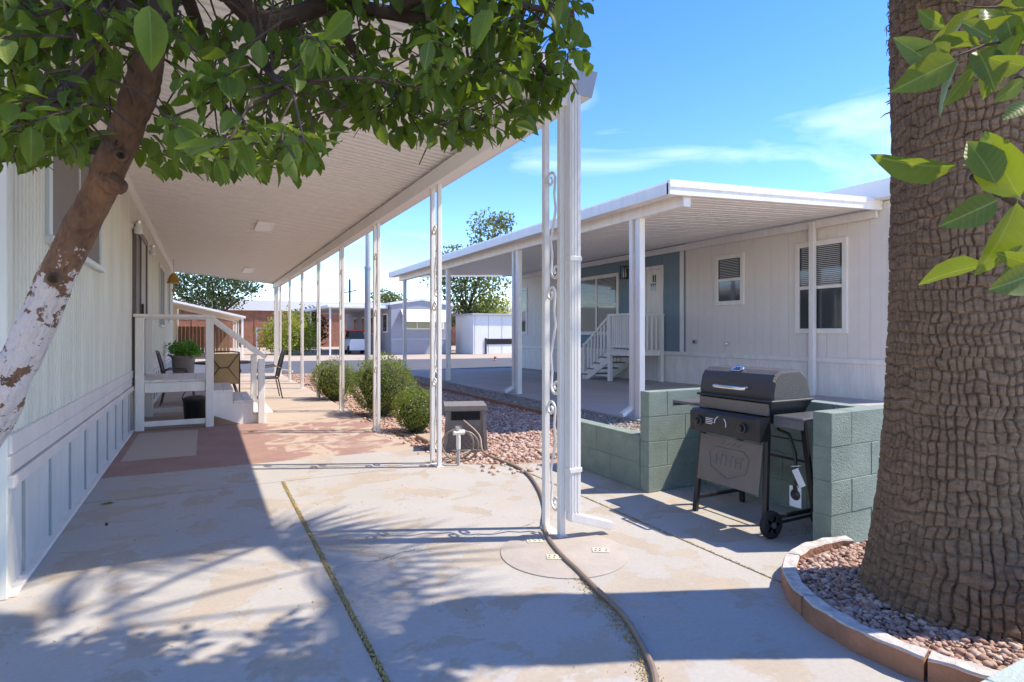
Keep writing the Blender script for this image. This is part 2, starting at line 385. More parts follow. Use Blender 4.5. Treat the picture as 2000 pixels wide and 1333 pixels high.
for i in range(N):
    y0, y1 = 4.2+(19.6-4.2)*i/N, 4.2+(19.6-4.2)*(i+1)/N
    zz = lambda y: .12-(y-7)/13*.17
    dv.add([(5.7,y0,.0),(10.6,y0,zz(y0)),(10.6,y1,zz(y1)),(5.7,y1,.0),(5.7,y0,-.07),(5.7,y1,-.07)], [(0,1,2,3),(4,0,3,5)])
struct('driveway', dv, 'slab')
pt = struct('patio', MB().box(-.9,-3,-.065,2.1,20.4,-.03).box(2.1,-3,-.065,4.6,5.0,-.03), 'dirt')
def slab(poly): return MB().prism(poly, -.03, 0).build('slab', 'patio', pt)
slab([(-.9,-3),(.587,-3),(.587,5.45),(-.9,5.45)])
slab([(.613,-3),(2.645,-3),(2.645,5.16),(2.4,5.24),(2.13,5.45),(.613,5.45)])
slab([(2.66,-3),(4.6,-3),(4.6,3.7),(3.3,3.7),(3.3,4.86),(3.0,5.0),(2.66,5.15)])
ys = [5.454, 9.2, 10.7, 12.2, 13.9, 15.6, 17.4, 20.4]
for i in range(len(ys)-1): slab([(-.9,ys[i]+.006),(2.13,ys[i]+.006),(2.13,ys[i+1]-.006),(-.9,ys[i+1]-.006)])
# round concrete patch with stamped tiles
pc = Vector((1.88, 2.92, 0))
disc = thing('round_concrete_patch', 'round tan concrete patch around the foot of the corner post', 'concrete patch', pc)
MB().lathe([(.375, .001), (.375, .005), (.365, .007)], pc, 48).build('disc', 'slab', disc)
MATS['patch'] = mat('patch', (.435, .385, .335), .85, var=.15, vscale=5, bump=.2)
disc.children[0].data.materials[0] = MATS['patch']
for (px, py, a) in ((1044, 1059, .1), (1084, 1091, .0), (1173, 1078, -.1)):
    q = G(px, py); t = MB().cbox(-.05,-.035,0,.05,.035,.004,.002).build('stamped_tile', 'cream_tile', disc, False)
    t.location = q-pc+Vector((0, 0, .0075)); t.rotation_euler = (0, 0, -YAW+a)
    for i in range(3):
        for j in range(2): MB().lathe([(.006, .004), (.006, .0052)], (-.03+.03*i+random.uniform(-.006,.006), -.014+.028*j, 0), 6).build('imprint', 'black_metal', t, False)

# ------------------------------------------------------------------ left house
WX = -.87
lh = thing('left_mobile_home', 'pale green ribbed metal mobile home with grey skirting beside the patio', 'house', (WX-2, 3.75, 0))
Y0, Y1 = 3.68, 20.6
MB().box(WX-4.2, Y0+.03, 0, WX-.03, Y1, 3.32).build('core', 'siding', lh)
def ribpanel(wid, z0, z1, pitch=.0733, dep=.022):
    pts = []; n = int(round(wid/pitch))
    for i in range(n):
        y = i*pitch
        pts += [(y+.004, 0), (y+pitch*.35, 0), (y+pitch*.45, dep), (y+pitch*.85, dep), (y+pitch*.97, 0)]
    pts.append((wid-.004, 0)); b = MB(); k = len(pts)
    b.add([(x, y, z) for z in (z0, z1) for (y, x) in pts], [(i, i+1, k+i+1, k+i) for i in range(k-1)])
    return b.mesh('siding_panel', 'siding')
pm = ribpanel(.88, .8, 3.2)
y = Y0
while y < Y1-.5: inst('siding_panel', pm, lh, Vector((WX, y, 0))-lh.location); y += .882
fp = ribpanel(.84, .3, 3.2)
for k in range(4): o = inst('siding_panel', fp, lh, Vector((WX-.06-.84*k, Y0, 0))-lh.location, (0, 0, R(90)))
MB().cbox(WX-.05, Y0-.02, 0, WX+.02, Y0+.05, 3.25, .004).build('corner_trim', 'siding', lh)
for (a, b, d) in ((.70, .80, .035), (.60, .695, .027), (.535, .595, .045)): MB().cbox(WX-.03, Y0-.01, a, WX+d, Y1, b, .006).build('trim_band', 'band', lh)
sk = MB().cbox(0, .004, 0, .012, .604, .53, .003).mesh('skirting_panel', 'skirt'); bt = MB().cbox(0, -.008, .03, .020, .008, .53, .003).mesh('batten', 'batten')
y = Y0
while y < Y1-.3:
    inst('skirting_panel', sk, lh, Vector((WX-.005, y, .0))-lh.location); inst('batten', bt, lh, Vector((WX, y+.30, 0))-lh.location); y += .608
MB().cbox(WX, Y0, 0, WX+.05, Y1, .022, .004).build('base_strip', 'white_paint', lh)
MB().cbox(WX-.02, Y0, 3.06, WX+.06, Y1, 3.2, .005).build('header', 'roof_metal', lh)
MB().prism([(WX-4.4, 3.3), (WX+.05, 3.3), (WX+.05, 3.42), (WX-2.1, 3.75), (WX-4.4, 3.42)], Y0-.15, Y1+.1, 'y').build('roof', 'far_white', lh)
def lwindow(y0, y1, z0, z1, panes=2):
    w = MB()
    w.cbox(WX, y0, z0, WX+.05, y0+.05, z1).cbox(WX, y1-.05, z0, WX+.05, y1, z1).cbox(WX, y0+.05, z1-.05, WX+.05, y1-.05, z1).cbox(WX, y0-.02, z0-.03, WX+.07, y1+.02, z0+.02)
    w = w.build('window', 'window_frame', lh)
    for k in range(panes):
        a, b = y0+.05+(y1-y0-.1)*k/panes, y0+.05+(y1-y0-.1)*(k+1)/panes
        MB().box(WX+.024, a+.01, z0+.02, WX+.032, b-.01, z1-.05).build('pane', 'screen', w)
        if k: MB().box(WX+.01, a-.012, z0+.02, WX+.04, a+.012, z1-.05).build('mullion', 'window_frame', w)
lwindow(4.42, 6.42, 1.87, 2.9); lwindow(14.2, 15.9, 1.45, 2.75); lwindow(17.5, 18.4, 1.6, 2.7, 1)
dr = MB().cbox(WX, 9.2, .66, WX+.07, 9.28, 2.75).cbox(WX, 10.85, .66, WX+.07, 10.93, 2.75).cbox(WX, 9.28, 2.67, WX+.07, 10.85, 2.75).cbox(WX, 9.2, .6, WX+.09, 10.93, .66).build('sliding_door', 'bronze', lh)
MB().box(WX+.024, 9.28, .66, WX+.036, 10.07, 2.67).build('pane', 'screen', dr); MB().box(WX+.026, 10.1, .66, WX+.045, 10.85, 2.67).build('pane', 'curtain', dr)
MB().cbox(WX+.03, 10.04, .66, WX+.055, 10.1, 2.67).build('stile', 'bronze', dr); MB().cbox(WX+.055, 10.04, 1.5, WX+.085, 10.07, 1.72).build('handle', 'black_metal', dr)
for (yy, lab) in ((9.08, 'glass jar wall light at the near edge of the sliding door'), (11.5, 'glass jar wall light beyond the sliding door')):
    w = thing('wall_light', lab, 'wall light', (WX+.016, yy, 2.7), group='jar lights on the green house wall')
    MB().lathe([(.045, 0), (.045, .02), (.03, .03)], (0, 0, 0), 14, 'x').build('mount', 'white_metal', w, False)
    MB().lathe([(.03, -.11), (.05, -.10), (.055, -.03), (.035, 0), (.035, .03)], (.085, 0, 0), 14).build('jar', 'glass_jar', w, False)
    MB().lathe([(.04, .03), (.045, .06), (.02, .07)], (.085, 0, 0), 14).bar((.02, 0, .03), (.085, 0, .055), .02, .02).build('cap', 'steel', w, False)
st = thing('star_ornament', 'copper star hung on the ribbed wall before the window', 'ornament', (WX+.02, 4.08, 2.28))
sp_ = []
for k in range(10): a = math.pi/2+k*math.pi/5; r = .12 if k % 2 == 0 else .05; sp_.append((r*math.cos(a), r*math.sin(a)))
sb = MB(); n_ = 10; sb.add([(0, p[0], p[1]) for p in sp_]+[(.03, 0, 0), (-.004, 0, 0)], [(i, (i+1) % 10, 10) for i in range(10)]+[((i+1) % 10, i, 11) for i in range(10)]); sb.build('star', 'copper', st, False)
bl = thing('wind_bell', 'small gold bell hanging under the carport roof at the house wall', 'wind chime', (WX+.17, 17.2, 2.6))
MB().lathe([(.01, .22), (.05, .2), (.10, .13), (.13, .0), (.15, -.03), (.145, -.05)], (0, 0, 0), 16).build('bell', 'gold', bl, False)
MB().tube([(0, 0, .2), (0, 0, .58)], .004, 5).tube([(0, 0, 0), (0, 0, -.2)], .005, 5).build('cord', 'brown_metal', bl, False)
MB().prism([(-.05, -.2), (.05, -.2), (.0, -.34)], -.003, .003, 'y').build('wind_catcher', 'gold', bl, False)

# ------------------------------------------------------------------ left carport
PX = 2.01; ROOF0, ROOF1 = 3.1, 20.5
cp = thing('patio_carport', 'cream metal patio cover on wrought iron scroll posts along the green mobile home', 'carport', (PX, 3.2, 0))
def zr(x): return 2.885+(2.2-x)/(2.2-WX)*.30
pan = MB(); prof = []
for i in range(3):
    y = i*.1; prof += [(y+.002, 0), (y+.066, 0), (y+.070, .042), (y+.094, .042)]
prof += [(.298, 0)]
k = len(prof)
pan.add([(x, yy, zr(x)+zz) for x in (WX+.02, 2.13) for (yy, zz) in prof], [(i, i+1, k+i+1, k+i) for i in range(k-1)])
# overlapping seam lip
pan.add([(WX+.02, .298, zr(WX+.02)), (WX+.02, .304, zr(WX+.02)-.012), (2.13, .304, zr(2.13)-.012), (2.13, .298, zr(2.13))], [(0, 1, 2, 3)])
pme = pan.mesh('roof_pan', 'roof_metal'); y = ROOF0+.03
while y < ROOF1-.2: inst('roof_pan', pme, cp, Vector((0, y, 0))-cp.location); y += .3
for (px, py, w_) in ((517, 442, .9), (486, 528, 1.3)):
    # translucent patches in the roof
    v = P(px, py, 1); dirv = (v-Vector((0, 0, CAMH))); t = 8.0
    for _ in range(30): q = Vector((0, 0, CAMH))+dirv*t; t *= (zr(q.x)-.004-CAMH)/(q.z-CAMH)
    MB().box(q.x-.13, q.y-w_*.5, zr(q.x)-.016, q.x+.13, q.y+w_*.5, zr(q.x)-.006).build('skylight_patch', 'skylight', cp)
MB().cbox(1.95, ROOF0, 2.73, 2.07, ROOF1, 2.875, .006).build('beam', 'roof_metal', cp)
MB().prism([(2.075, 2.80), (2.19, 2.80), (2.235, 2.96), (2.235, 2.975), (2.222, 2.975), (2.18, 2.812), (2.085, 2.812), (2.085, 2.9), (2.075, 2.9)], ROOF0-.02, ROOF1, 'y').build('gutter', 'white_metal', cp)
MB().prism([(2.078, 2.80), (2.19, 2.80), (2.235, 2.972), (2.078, 2.972)], ROOF0-.028, ROOF0-.021, 'y').build('gutter_end_cap', 'grey_pole', cp)
MB().prism([(WX, zr(WX)-.03), (2.07, zr(2.07)-.03), (2.07, zr(2.07)+.10), (WX, zr(WX)+.10)], ROOF0-.03, ROOF0, 'y').build('front_fascia', 'white_metal', cp)
MB().prism([(WX, zr(WX)-.03), (2.07, zr(2.07)-.03), (2.07, zr(2.07)+.10), (WX, zr(WX)+.10)], ROOF1, ROOF1+.03, 'y').build('rear_fascia', 'white_metal', cp)
MB().cbox(WX+.012, ROOF0, zr(WX)-.10, WX+.075, ROOF1, zr(WX)-.012, .005).build('ledger', 'roof_metal', cp)
barm = MB().cbox(-.02, -.02, 0, .02, .02, 2.73, .004).mesh('bar', 'white_metal')
plm = MB().cbox(-.035, -.13, 0, .035, .13, .008, .002).mesh('base_plate', 'white_metal')
def spiral(cy, cz, r0, turns, start, sgn):
    return [(0, cy+math.cos(start+sgn*t*turns*2*math.pi)*r0*(1-.75*t), cz+math.sin(start+sgn*t*turns*2*math.pi)*r0*(1-.75*t)) for t in [i/18 for i in range(19)]]
def scroll_mesh():
    b = MB(); a1 = spiral(.03, .30, .055, 1.2, math.pi, -1); a2 = spiral(-.03, -.30, .055, 1.2, 0, -1)
    path = a2[::-1]+[(0, .012, -.2), (0, .03, -.1), (0, 0, 0), (0, -.03, .1), (0, -.012, .2)]+a1
    b.tube(path, .0095, 6); return b.mesh('scroll', 'white_metal')
scm = scroll_mesh()
postY = [3.25, 5.44, 7.68, 9.9, 12.13, 14.36, 16.6, 18.8, 20.3]
for yy in postY:
    p = tag(bpy.data.objects.new('post', plm)); C.objects.link(p); p.parent = cp; p.location = Vector((PX, yy, 0))-cp.location
    inst('bar', barm, p, (0, -.095, .006)); inst('bar', barm, p, (0, .095, .006))
    for z in (.5, 1.25, 2.0): inst('scroll', scm, p, (0, 0, z))
# downspout on the corner post
ds = MB()
def spout(b, p0, p1, w=.075, h=.055, up=(0, 1, 0)):
    b.bar(p0, p1, w, h, up)
    p0, p1 = Vector(p0), Vector(p1); d = (p1-p0).normalized(); r = d.cross(Vector(up)).normalized(); u = r.cross(d).normalized()
    for k in (-1, 0, 1):
        for s in (-1, 1): b.bar(p0+r*k*.022+u*s*h*.5, p1+r*k*.022+u*s*h*.5, .012, .008, up)
spout(ds, (2.062, 3.10, 2.80), (2.062, 3.10, .17), .08, .06); ds.build('downspout', 'white_metal', cp)
e = MB(); spout(e, (2.05, 3.10, .14), (2.33, 3.07, .05), .065, .045, (0, 0, 1)); e.cbox(2.02, 3.068, .11, 2.105, 3.132, .18, .014); e.build('downspout_elbow', 'white_metal', cp)
MB().cbox(2.016, 3.06, .42, 2.108, 3.134, .45, .003).cbox(2.016, 3.06, 1.75, 2.108, 3.134, 1.78, .003).build('strap', 'white_metal', cp)
e = MB(); spout(e, (2.06, 20.1, .12), (2.5, 19.9, .05), .075, .055, (0, 0, 1)); spout(e, (2.06, 20.1, 2.8), (2.06, 20.1, .14)); e.build('downspout', 'white_metal', cp)

# ------------------------------------------------------------------ porch landing and steps on the left
LY0, LY1 = 9.12, 10.6
ps = thing('porch_steps', 'white wooden landing with handrails and steps down from the sliding door', 'steps', (.0, 9.8, 0))
for (x, yy, h) in ((-.76, LY0, 1.5), (.06, LY0, 1.5), (-.76, LY1, 1.5), (.06, LY1, 1.5)): MB().cbox(x-.05, yy-.045, 0, x+.05, yy+.045, h, .005).build('post', 'white_paint', ps)
for (x, yy) in ((.72, LY0), (.72, LY1)): MB().cbox(x-.045, yy-.04, 0, x+.045, yy+.04, .92, .005).build('newel_post', 'white_paint', ps)
for yy in (LY0, LY1):
    MB().cbox(-.83, yy-.055, 1.505, .13, yy+.055, 1.545, .005).build('top_rail', 'white_paint', ps)
    MB().bar((.10, yy, 1.50), (.78, yy, .94), .10, .05).build('handrail', 'white_paint', ps)
    MB().cbox(-.71, yy-.02, .05, .01, yy+.02, .12, .004).build('bottom_rail', 'white_paint', ps)
    MB().cbox(-.705, yy-.025, .50, .005, yy+.025, .63, .004).build('deck_band', 'white_paint', ps)
    MB().prism([(.11, .14), (.11, .46), (.35, .46), (.35, .30), (.62, .30), (.62, .12), (.80, .12), (.80, 0), (.45, 0)], yy+(.05 if yy == LY0 else -.09), yy+(.09 if yy == LY0 else -.05), 'y').build('stringer', 'white_paint', ps)
for k in range(5): MB().cbox(-.82+.176*k, LY0+.03, .632, -.82+.17+.176*k, LY1-.03, .66, .004).build('deck_board', 'white_paint', ps)
for (xa, z) in ((.10, .462), (.36, .302), (.62, .122)):
    for k in range(2): MB().cbox(xa+.005+.13*k, LY0+.05, z, xa+.13+.13*k, LY1-.05, z+.03, .004).build('tread', 'white_paint', ps)
bu = thing('black_bucket', 'black metal bucket with raised handle under the white landing', 'bucket', (-.12, 9.75, 0))
MB().lathe([(.13, 0), (.145, .02), (.165, .3), (.175, .31), (.17, .33), (.15, .32)], (0, 0, 0), 24).build('pail', 'black_gloss', bu, False)
MB().lathe([(.16, .33), (.17, .345), (.08, .375), (.02, .38)], (0, 0, 0), 24).build('lid', 'plate_metal', bu, False)
MB().tube([(.17*math.cos(a), 0, .33+.16*math.sin(a)) for a in [math.pi*i/12 for i in range(13)]], .007, 6).build('handle', 'black_metal', bu, False)
def patio_chair(label, loc, rz, sling):
    c = thing('patio_chair', label, 'chair', loc, rz, 'patio chairs round the dark table')
    # local: faces +y
    for s in (-1, 1):
        MB().tube([(s*.27, .26, 0), (s*.27, .22, .35), (s*.27, .1, .62), (s*.27, -.16, .64), (s*.27, -.24, .60)], .013, 6).build('arm_frame', 'brown_metal', c, False)
        MB().tube([(s*.25, -.28, 0), (s*.25, -.20, .40), (s*.25, -.26, .7), (s*.24, -.33, .95)], .013, 6).build('back_leg', 'brown_metal', c, False)
    b = MB().tube([(-.24, -.33, .95), (-.1, -.35, .97), (.1, -.35, .97), (.24, -.33, .95)], .013, 6); b.build('top_rail', 'brown_metal', c, False)
    MB().bar((0, .24, .40), (0, -.20, .40), .50, .025).build('seat', sling, c, False)
    MB().bar((0, -.215, .42), (0, -.33, .93), .47, .02, (0, 1, .2)).build('backrest', sling, c, False)
    if sling == 'tan_fabric':
        g = MB()
        for s in (-1, 1):
            for q in (0, 1):
                g.tube([(s*.23, -.23-.115*q, .44+.48*q), (s*.07, -.295, .68)], .007, 5)
        g.tube([(-.07, -.295, .68), (.07, -.295, .68)], .007, 5); g.build('back_lattice', 'brown_metal', c, False)
patio_chair('black sling patio chair with its back to the green wall beyond the landing', (-.42, 12.3, 0), R(-90), 'fabric_dark')
patio_chair('tan patio chair with lattice back turned to the white steps', (.30, 11.75, 0), 0, 'tan_fabric')
patio_chair('brown patio chair facing the house on the post side of the table', (1.08, 12.6, 0), R(90), 'brown_metal')
tb = thing('patio_table', 'low dark patio table between the three chairs', 'table', (.33, 12.65, 0))
MB().lathe([(.5, .70), (.52, .71), (.52, .73), (.5, .74)], (0, 0, 0), 28).build('tabletop', 'brown_metal', tb, False)
for a in range(4): MB().tube([(.38*math.cos(a*math.pi/2+.7), .38*math.sin(a*math.pi/2+.7), 0), (.2*math.cos(a*math.pi/2+.7), .2*math.sin(a*math.pi/2+.7), .4), (.35*math.cos(a*math.pi/2+.7), .35*math.sin(a*math.pi/2+.7), .70)], .014, 6).build('leg', 'brown_metal', tb, False)
po = thing('potted_plant', 'bright green plant in a tall dark pot against the house wall', 'potted plant', (-.45, 16, 0))
MB().lathe([(.18, 0), (.2, .02), (.25, .70), (.27, .71), (.27, .76), (.24, .76), (.22, .68)], (0, 0, 0), 24).build('pot', 'hosebox', po, False)

# ------------------------------------------------------------------ green block walls and grill alcove
def block_wall(name, label, x0, y0, x1, y1, z1, along, cap=None):
    r = thing(name, label, 'wall', ((x0+x1)/2, (y0+y1)/2, 0), group='green painted block walls')
    MB().box(x0+.006, y0+.006, 0, x1-.006, y1-.006, z1-.006).build('mortar', 'green_mortar', r)
    a0, a1 = (x0, x1) if along == 'x' else (y0, y1); rows = max(1, round(z1/.2)); h = z1/rows
    for j in range(rows):
        cuts = [a0]; q = a0+(.4 if j % 2 == 0 else .2)
        while q < a1-.1: cuts.append(q); q += .4
        cuts.append(a1)
        for i in range(len(cuts)-1):
            u, w = cuts[i]+.0012, cuts[i+1]-.0012; jt = random.uniform(-.002, .002)
            if along == 'x': b = MB().cbox(u, y0+jt, j*h+.0012, w, y1+jt, (j+1)*h-.0012, .003)
            else: b = MB().cbox(x0+jt, u, j*h+.0012, x1+jt, w, (j+1)*h-.0012, .003)
            b.build('block', 'green_block', r)
block_wall('low_block_wall', 'low green painted block wall between gravel and patio', 3.18, 3.79, 3.31, 4.86, .45, 'y')
block_wall('block_wall', 'green block wall end beside the low wall at the grill', 3.18, 3.68, 3.94, 3.785, .82, 'x')
block_wall('block_wall', 'green block back wall behind the grill', 3.82, 2.33, 3.94, 3.675, .81, 'y')
block_wall('block_wall', 'green block wall between the grill and the palm', 3.30, 2.2, 5.2, 2.32, .82, 'x')
lw = block_wall('low_block_wall', 'pale green low block wall on the patio side of the palm ring', 1.5, .5, 3.6, .735, .45, 'x')
for o in C.objects:
    if o.name.startswith('low_block_wall') and o.location.y < 2:
        for c in o.children: c.data.materials[0] = MATS['pale_green_cap']

# ------------------------------------------------------------------ grill
gr = thing('gas_grill', 'black two burner gas grill on wheels standing in the green block alcove', 'grill', (3.42, 2.86, 0), R(-90))
lidp = [(-.19, .86), (-.20, .89), (-.18, .985), (-.155, 1.025), (-.11, 1.05), (.08, 1.055), (.15, 1.0), (.185, .90), (.19, .86)]
b = MB(); n_ = len(lidp)
xs = [(-.315, .92), (-.30, 1), (.30, 1), (.315, .92)]
for (xx, sc) in xs: b.v += [(xx, p[0]*sc, .86+(p[1]-.86)*sc) for p in lidp]
for i in range(3):
    for j in range(n_): b.f.append((i*n_+j, i*n_+(j+1) % n_, (i+1)*n_+(j+1) % n_, (i+1)*n_+j))
b.f += [tuple(range(n_))[::-1], tuple(3*n_+j for j in range(n_))]
lid = b.build('lid', 'hammered', gr, False)
MB().cbox(-.325, -.215, .845, .325, .205, .862, .005).build('rim', 'black_metal', lid, False)
MB().tube([(-.13, -.19, .93), (-.13, -.245, .925), (-.12, -.25, .925), (.12, -.25, .925), (.13, -.245, .925), (.13, -.19, .93)], .011, 8).build('handle', 'steel', lid, False)
bdg = MB().prism([(-.05, 0), (-.035, -.02), (.035, -.02), (.05, 0), (.04, .025), (0, .04), (-.04, .025)], 0, .006, 'z').build('badge', 'steel', lid, False); bdg.location = (-.02, -.135, 1.043); bdg.rotation_euler = (R(29), 0, 0)
MB().cbox(-.03, -.012, .006, .03, .002, .008, .0005).cbox(-.022, .008, .006, .022, .02, .008, .0005).build('badge_relief', 'black_metal', bdg, False)
b = MB(); tubp = [(-.31, -.2, .845), (.31, -.2, .845), (.31, .2, .845), (-.31, .2, .845), (-.25, -.15, .70), (.25, -.15, .70), (.25, .15, .70), (-.25, .15, .70)]
b.add(tubp, [(0,1,5,4),(1,2,6,5),(2,3,7,6),(3,0,4,7),(4,5,6,7),(0,3,2,1)]); b.build('firebox', 'black_metal', gr, False)
MB().bar((-.29, -.205, .80), (.29, -.205, .80), .02, .075).build('firebox_front', 'plate_metal', gr, False)
cpn = MB().prism([(-.30, .60), (-.20, .60), (-.20, .755), (-.27, .755), (-.30, .735)], -.30, .30, 'x').build('control_panel', 'black_gloss', gr, False)
for x in (-.21, .17):
    kb = MB().lathe([(.034, 0), (.034, .012), (.024, .016), (.022, .04), (.018, .042)], (0, 0, 0), 16, 'y').build('knob', 'black_metal', cpn, False); kb.location = (x, -.302, .675); kb.rotation_euler = (0, 0, math.pi)
for a0 in (R(110), R(-20)): MB().tube([(-.02+.05*math.cos(a), -.3025, .675+.05*math.sin(a)) for a in [a0+R(70)*i/8 for i in range(9)]], .003, 5).build('flame_arc', 'tag_white', cpn, False)
for k in range(4): MB().cbox(-.15, -.304, .70-.012*k, -.08-.012*(k % 2), -.301, .704-.012*k, .0005).build('print_line', 'tag_white', cpn, False)
for s in (-1, 1):
    MB().bar((s*.30, -.25, 0.0 if s < 0 else .07), (s*.27, -.19, .72), .035, .025, (0, 1, 0)).build('leg', 'black_metal', gr, False)
    MB().bar((s*.30, .24, 0.0 if s < 0 else .07), (s*.27, .16, .72), .035, .025, (0, 1, 0)).build('leg', 'black_metal', gr, False)
    MB().bar((s*.295, -.24, .10), (s*.295, .23, .10), .022, .022).build('side_bar', 'black_metal', gr, False)
MB().bar((-.28, .2, .42), (.28, .2, .42), .015, .015).bar((-.28, .19, .56), (.28, .19, .56), .012, .012).build('rear_bar', 'black_metal', gr, False)
MB().tube([(.33, -.24, .08), (.33, .23, .08)], .01, 8).build('axle', 'black_metal', gr, False)
for yy in (-.25, .24):
    wh = MB().lathe([(.055, -.018), (.082, -.02), (.086, -.012), (.086, .012), (.082, .02), (.055, .018)], (.345, yy, .086), 28, 'x').build('wheel', 'tyre', gr, False)
    hb = MB().lathe([(.02, -.022), (.02, .026)], (.345, yy, .086), 12, 'x')
    for k in range(5): a = 2*math.pi*k/5; hb.bar((.345, yy+.015*math.cos(a), .086+.015*math.sin(a)), (.345, yy+.06*math.cos(a), .086+.06*math.sin(a)), .018, .036, (1, 0, 0))
    hb.build('hub', 'shelf_metal', wh, False)
# embossed front plate
pl = MB().bar((0, -.262, .25), (0, -.222, .57), .53, .012, (0, 1, 0)).build('front_plate', 'plate_metal', gr, False)
em = MB()
def onp(u, v): t = (v-.25)/.32; return (u, -.262+.04*t-.008, v)
shd = [(-.17, .46), (-.15, .36), (0, .30), (.15, .36), (.17, .46), (.12, .50), (-.12, .50)]
for i in range(len(shd)): em.tube([onp(*shd[i]), onp(*shd[(i+1) % len(shd)])], .004, 5)
for k in range(6): em.tube([onp(-.105+.042*k, .385), onp(-.105+.042*k, .455)], .003, 5); em.tube([onp(-.105+.042*k, .455 if k % 2 else .42), onp(-.08+.042*k, .455 if k % 2 else .42)], .003, 5)
for k in range(4): em.tube([onp(-.07+.045*k, .525), onp(-.04+.045*k, .545)], .003, 5)
em.build('embossed_shield', 'plate_metal', pl, False)
s1 = MB().cbox(-.60, -.19, .755, -.315, .17, .775, .004).cbox(-.60, -.19, .73, -.59, .17, .757, .003).build('side_shelf', 'shelf_metal', gr, False)
s2 = MB().cbox(.315, -.19, .755, .525, .19, .772, .004).cbox(.315, -.19, .70, .525, -.18, .757, .003).build('side_shelf', 'shelf_metal', gr, False)
MB().tube([(.24, -.05, .66), (.33, -.06, .64), (.37, -.05, .52), (.36, -.03, .36), (.36, -.03, .28)], .011, 8).build('gas_hose', 'black_metal', gr, False)
rg = MB().lathe([(.02, 0), (.035, .01), (.035, .03), (.02, .04)], (.36, -.05, .25), 14, 'y').cbox(.345, -.045, .27, .375, -.015, .31, .003).build('regulator', 'black_metal', gr, False)
MB().bar((.37, -.055, .42), (.43, -.06, .32), .05, .002, (0, 1, 0)).bar((.35, -.055, .435), (.41, -.055, .45), .02, .004).build('paper_tag', 'tag_white', gr, False)
MB().cbox(.315, -.035, .17, .40, -.031, .30, .0005).build('instruction_card', 'tag_white', gr, False)

# ------------------------------------------------------------------ right house and its carport
HX = 10.3
rh = thing('right_mobile_home', 'light grey mobile home with blue entry panel and white skirting', 'house', (HX+2.5, 5.8, 0))
HY0, HY1 = 5.75, 19.2; ZS = .74; ZT = 3.55
def hpart(name, m, x0, y0, z0, x1, y1, z1, parent=rh, c=.005): return MB().cbox(x0, y0, z0, x1, y1, z1, c).build(name, m, parent)
MB().box(HX+.04, HY0+.04, .0, HX+5.5, HY1, ZT).build('core', 'house_grey', rh)
def groove_panel(w, z0, z1, m, n=2):
    b = MB(); q = w/n
    for i in range(n): b.cbox(0, i*q+.001, z0, .04, (i+1)*q-.001, z1, .002)
    return b.mesh('siding_panel', m)
gp = groove_panel(.4, ZS+.09, ZT, 'house_grey'); gbm = groove_panel(.4, ZS+.09, ZT, 'house_blue')
BL0 = HX*(CS-SN*.287)/(SN+CS*.287); BL1 = 15.55
def colr(y): return gbm if BL0 <= y+.2 <= BL1 else gp
y = HY0
while y < HY1-.1:
    inst('siding_panel', colr(y), rh, Vector((HX, y, 0))-rh.location); y += .403
for k in range(6): inst('siding_panel', gp, rh, Vector((HX+.42+.42*k, HY0-.005, 0))-rh.location, (0, 0, R(90)))
svm = MB()
for i in range(4): svm.cbox(0, i*.1+.002, .0, .02, i*.1+.055, ZS, .004); svm.cbox(.004, i*.1+.055, .0, .012, i*.1+.1, ZS, .002)
svm = svm.mesh('skirting_panel', 'white_paint'); y = HY0
while y < HY1-.1: inst('skirting_panel', svm, rh, Vector((HX+.005, y, 0))-rh.location); y += .402
hpart('skirting_cap', 'white_paint', HX-.03, HY0, ZS, HX+.045, HY1, ZS+.09)
hpart('corner_trim', 'white_paint', HX-.02, HY0-.03, 0, HX+.10, HY0+.08, ZT)
for yy in (BL0-.07,): hpart('trim_board', 'white_paint', HX-.025, yy-.06, ZS+.09, HX+.03, yy+.06, 3.34)
hpart('trim_board', 'white_paint', HX-.025, BL1+.0, ZS+.09, HX+.03, BL1+.1, 3.34)
MB().prism([(HX-.28, 3.56), (HX-.28, 3.86), (HX+2.7, 4.45), (HX+5.7, 3.86), (HX+5.7, 3.56)], HY0-.25, HY1+.2, 'y').build('roof', 'far_white', rh)
def rwindow(y0, y1, z0, z1, mull=0, blinds=True):
    w = MB().cbox(HX-.035, y0-.1, z0-.1, HX+.03, y0, z1+.1).cbox(HX-.035, y1, z0-.1, HX+.03, y1+.1, z1+.1).cbox(HX-.035, y0, z1, HX+.03, y1, z1+.1).cbox(HX-.035, y0, z0-.1, HX+.03, y1, z0)
    w = w.build('window', 'white_paint', rh); zm = (z0+z1)/2; n = mull+1
    for k in range(n):
        a, b = y0+(y1-y0)*k/n, y0+(y1-y0)*(k+1)/n
        MB().box(HX-.008, a, z0, HX-.004, b, zm).build('pane', 'glass', w); MB().box(HX-.016, a, zm, HX-.012, b, z1).build('pane', 'glass', w)
        if k: MB().cbox(HX-.03, a-.04, z0, HX+.0, a+.04, z1).build('mullion', 'white_paint', w)
        if blinds:
            for j in range(int((z1-zm)/.036)): MB().bar((HX-.018, a+.045, zm+.04+.036*j), (HX-.018, b-.045, zm+.04+.036*j), .004, .012).build('blind_slat', 'blind', w)
    MB().cbox(HX-.028, y0, zm-.03, HX-.002, y1, zm+.03).build('meeting_rail', 'white_paint', w)
def yat(px): dx = SN+CS*(px-1000)/F; t = HX/dx; return t*(CS-SN*(px-1000)/F)
def zat(px, py): dx = SN+CS*(px-1000)/F; return CAMH+(HZ-py)/F*HX/dx
rwindow(yat(1646), yat(1563), zat(1605, 642), zat(1605, 480))
rwindow(yat(1447), yat(1404), zat(1425, 588), zat(1425, 506))
rwindow(yat(1205), yat(1130), zat(1170, 648), zat(1170, 545), 1)
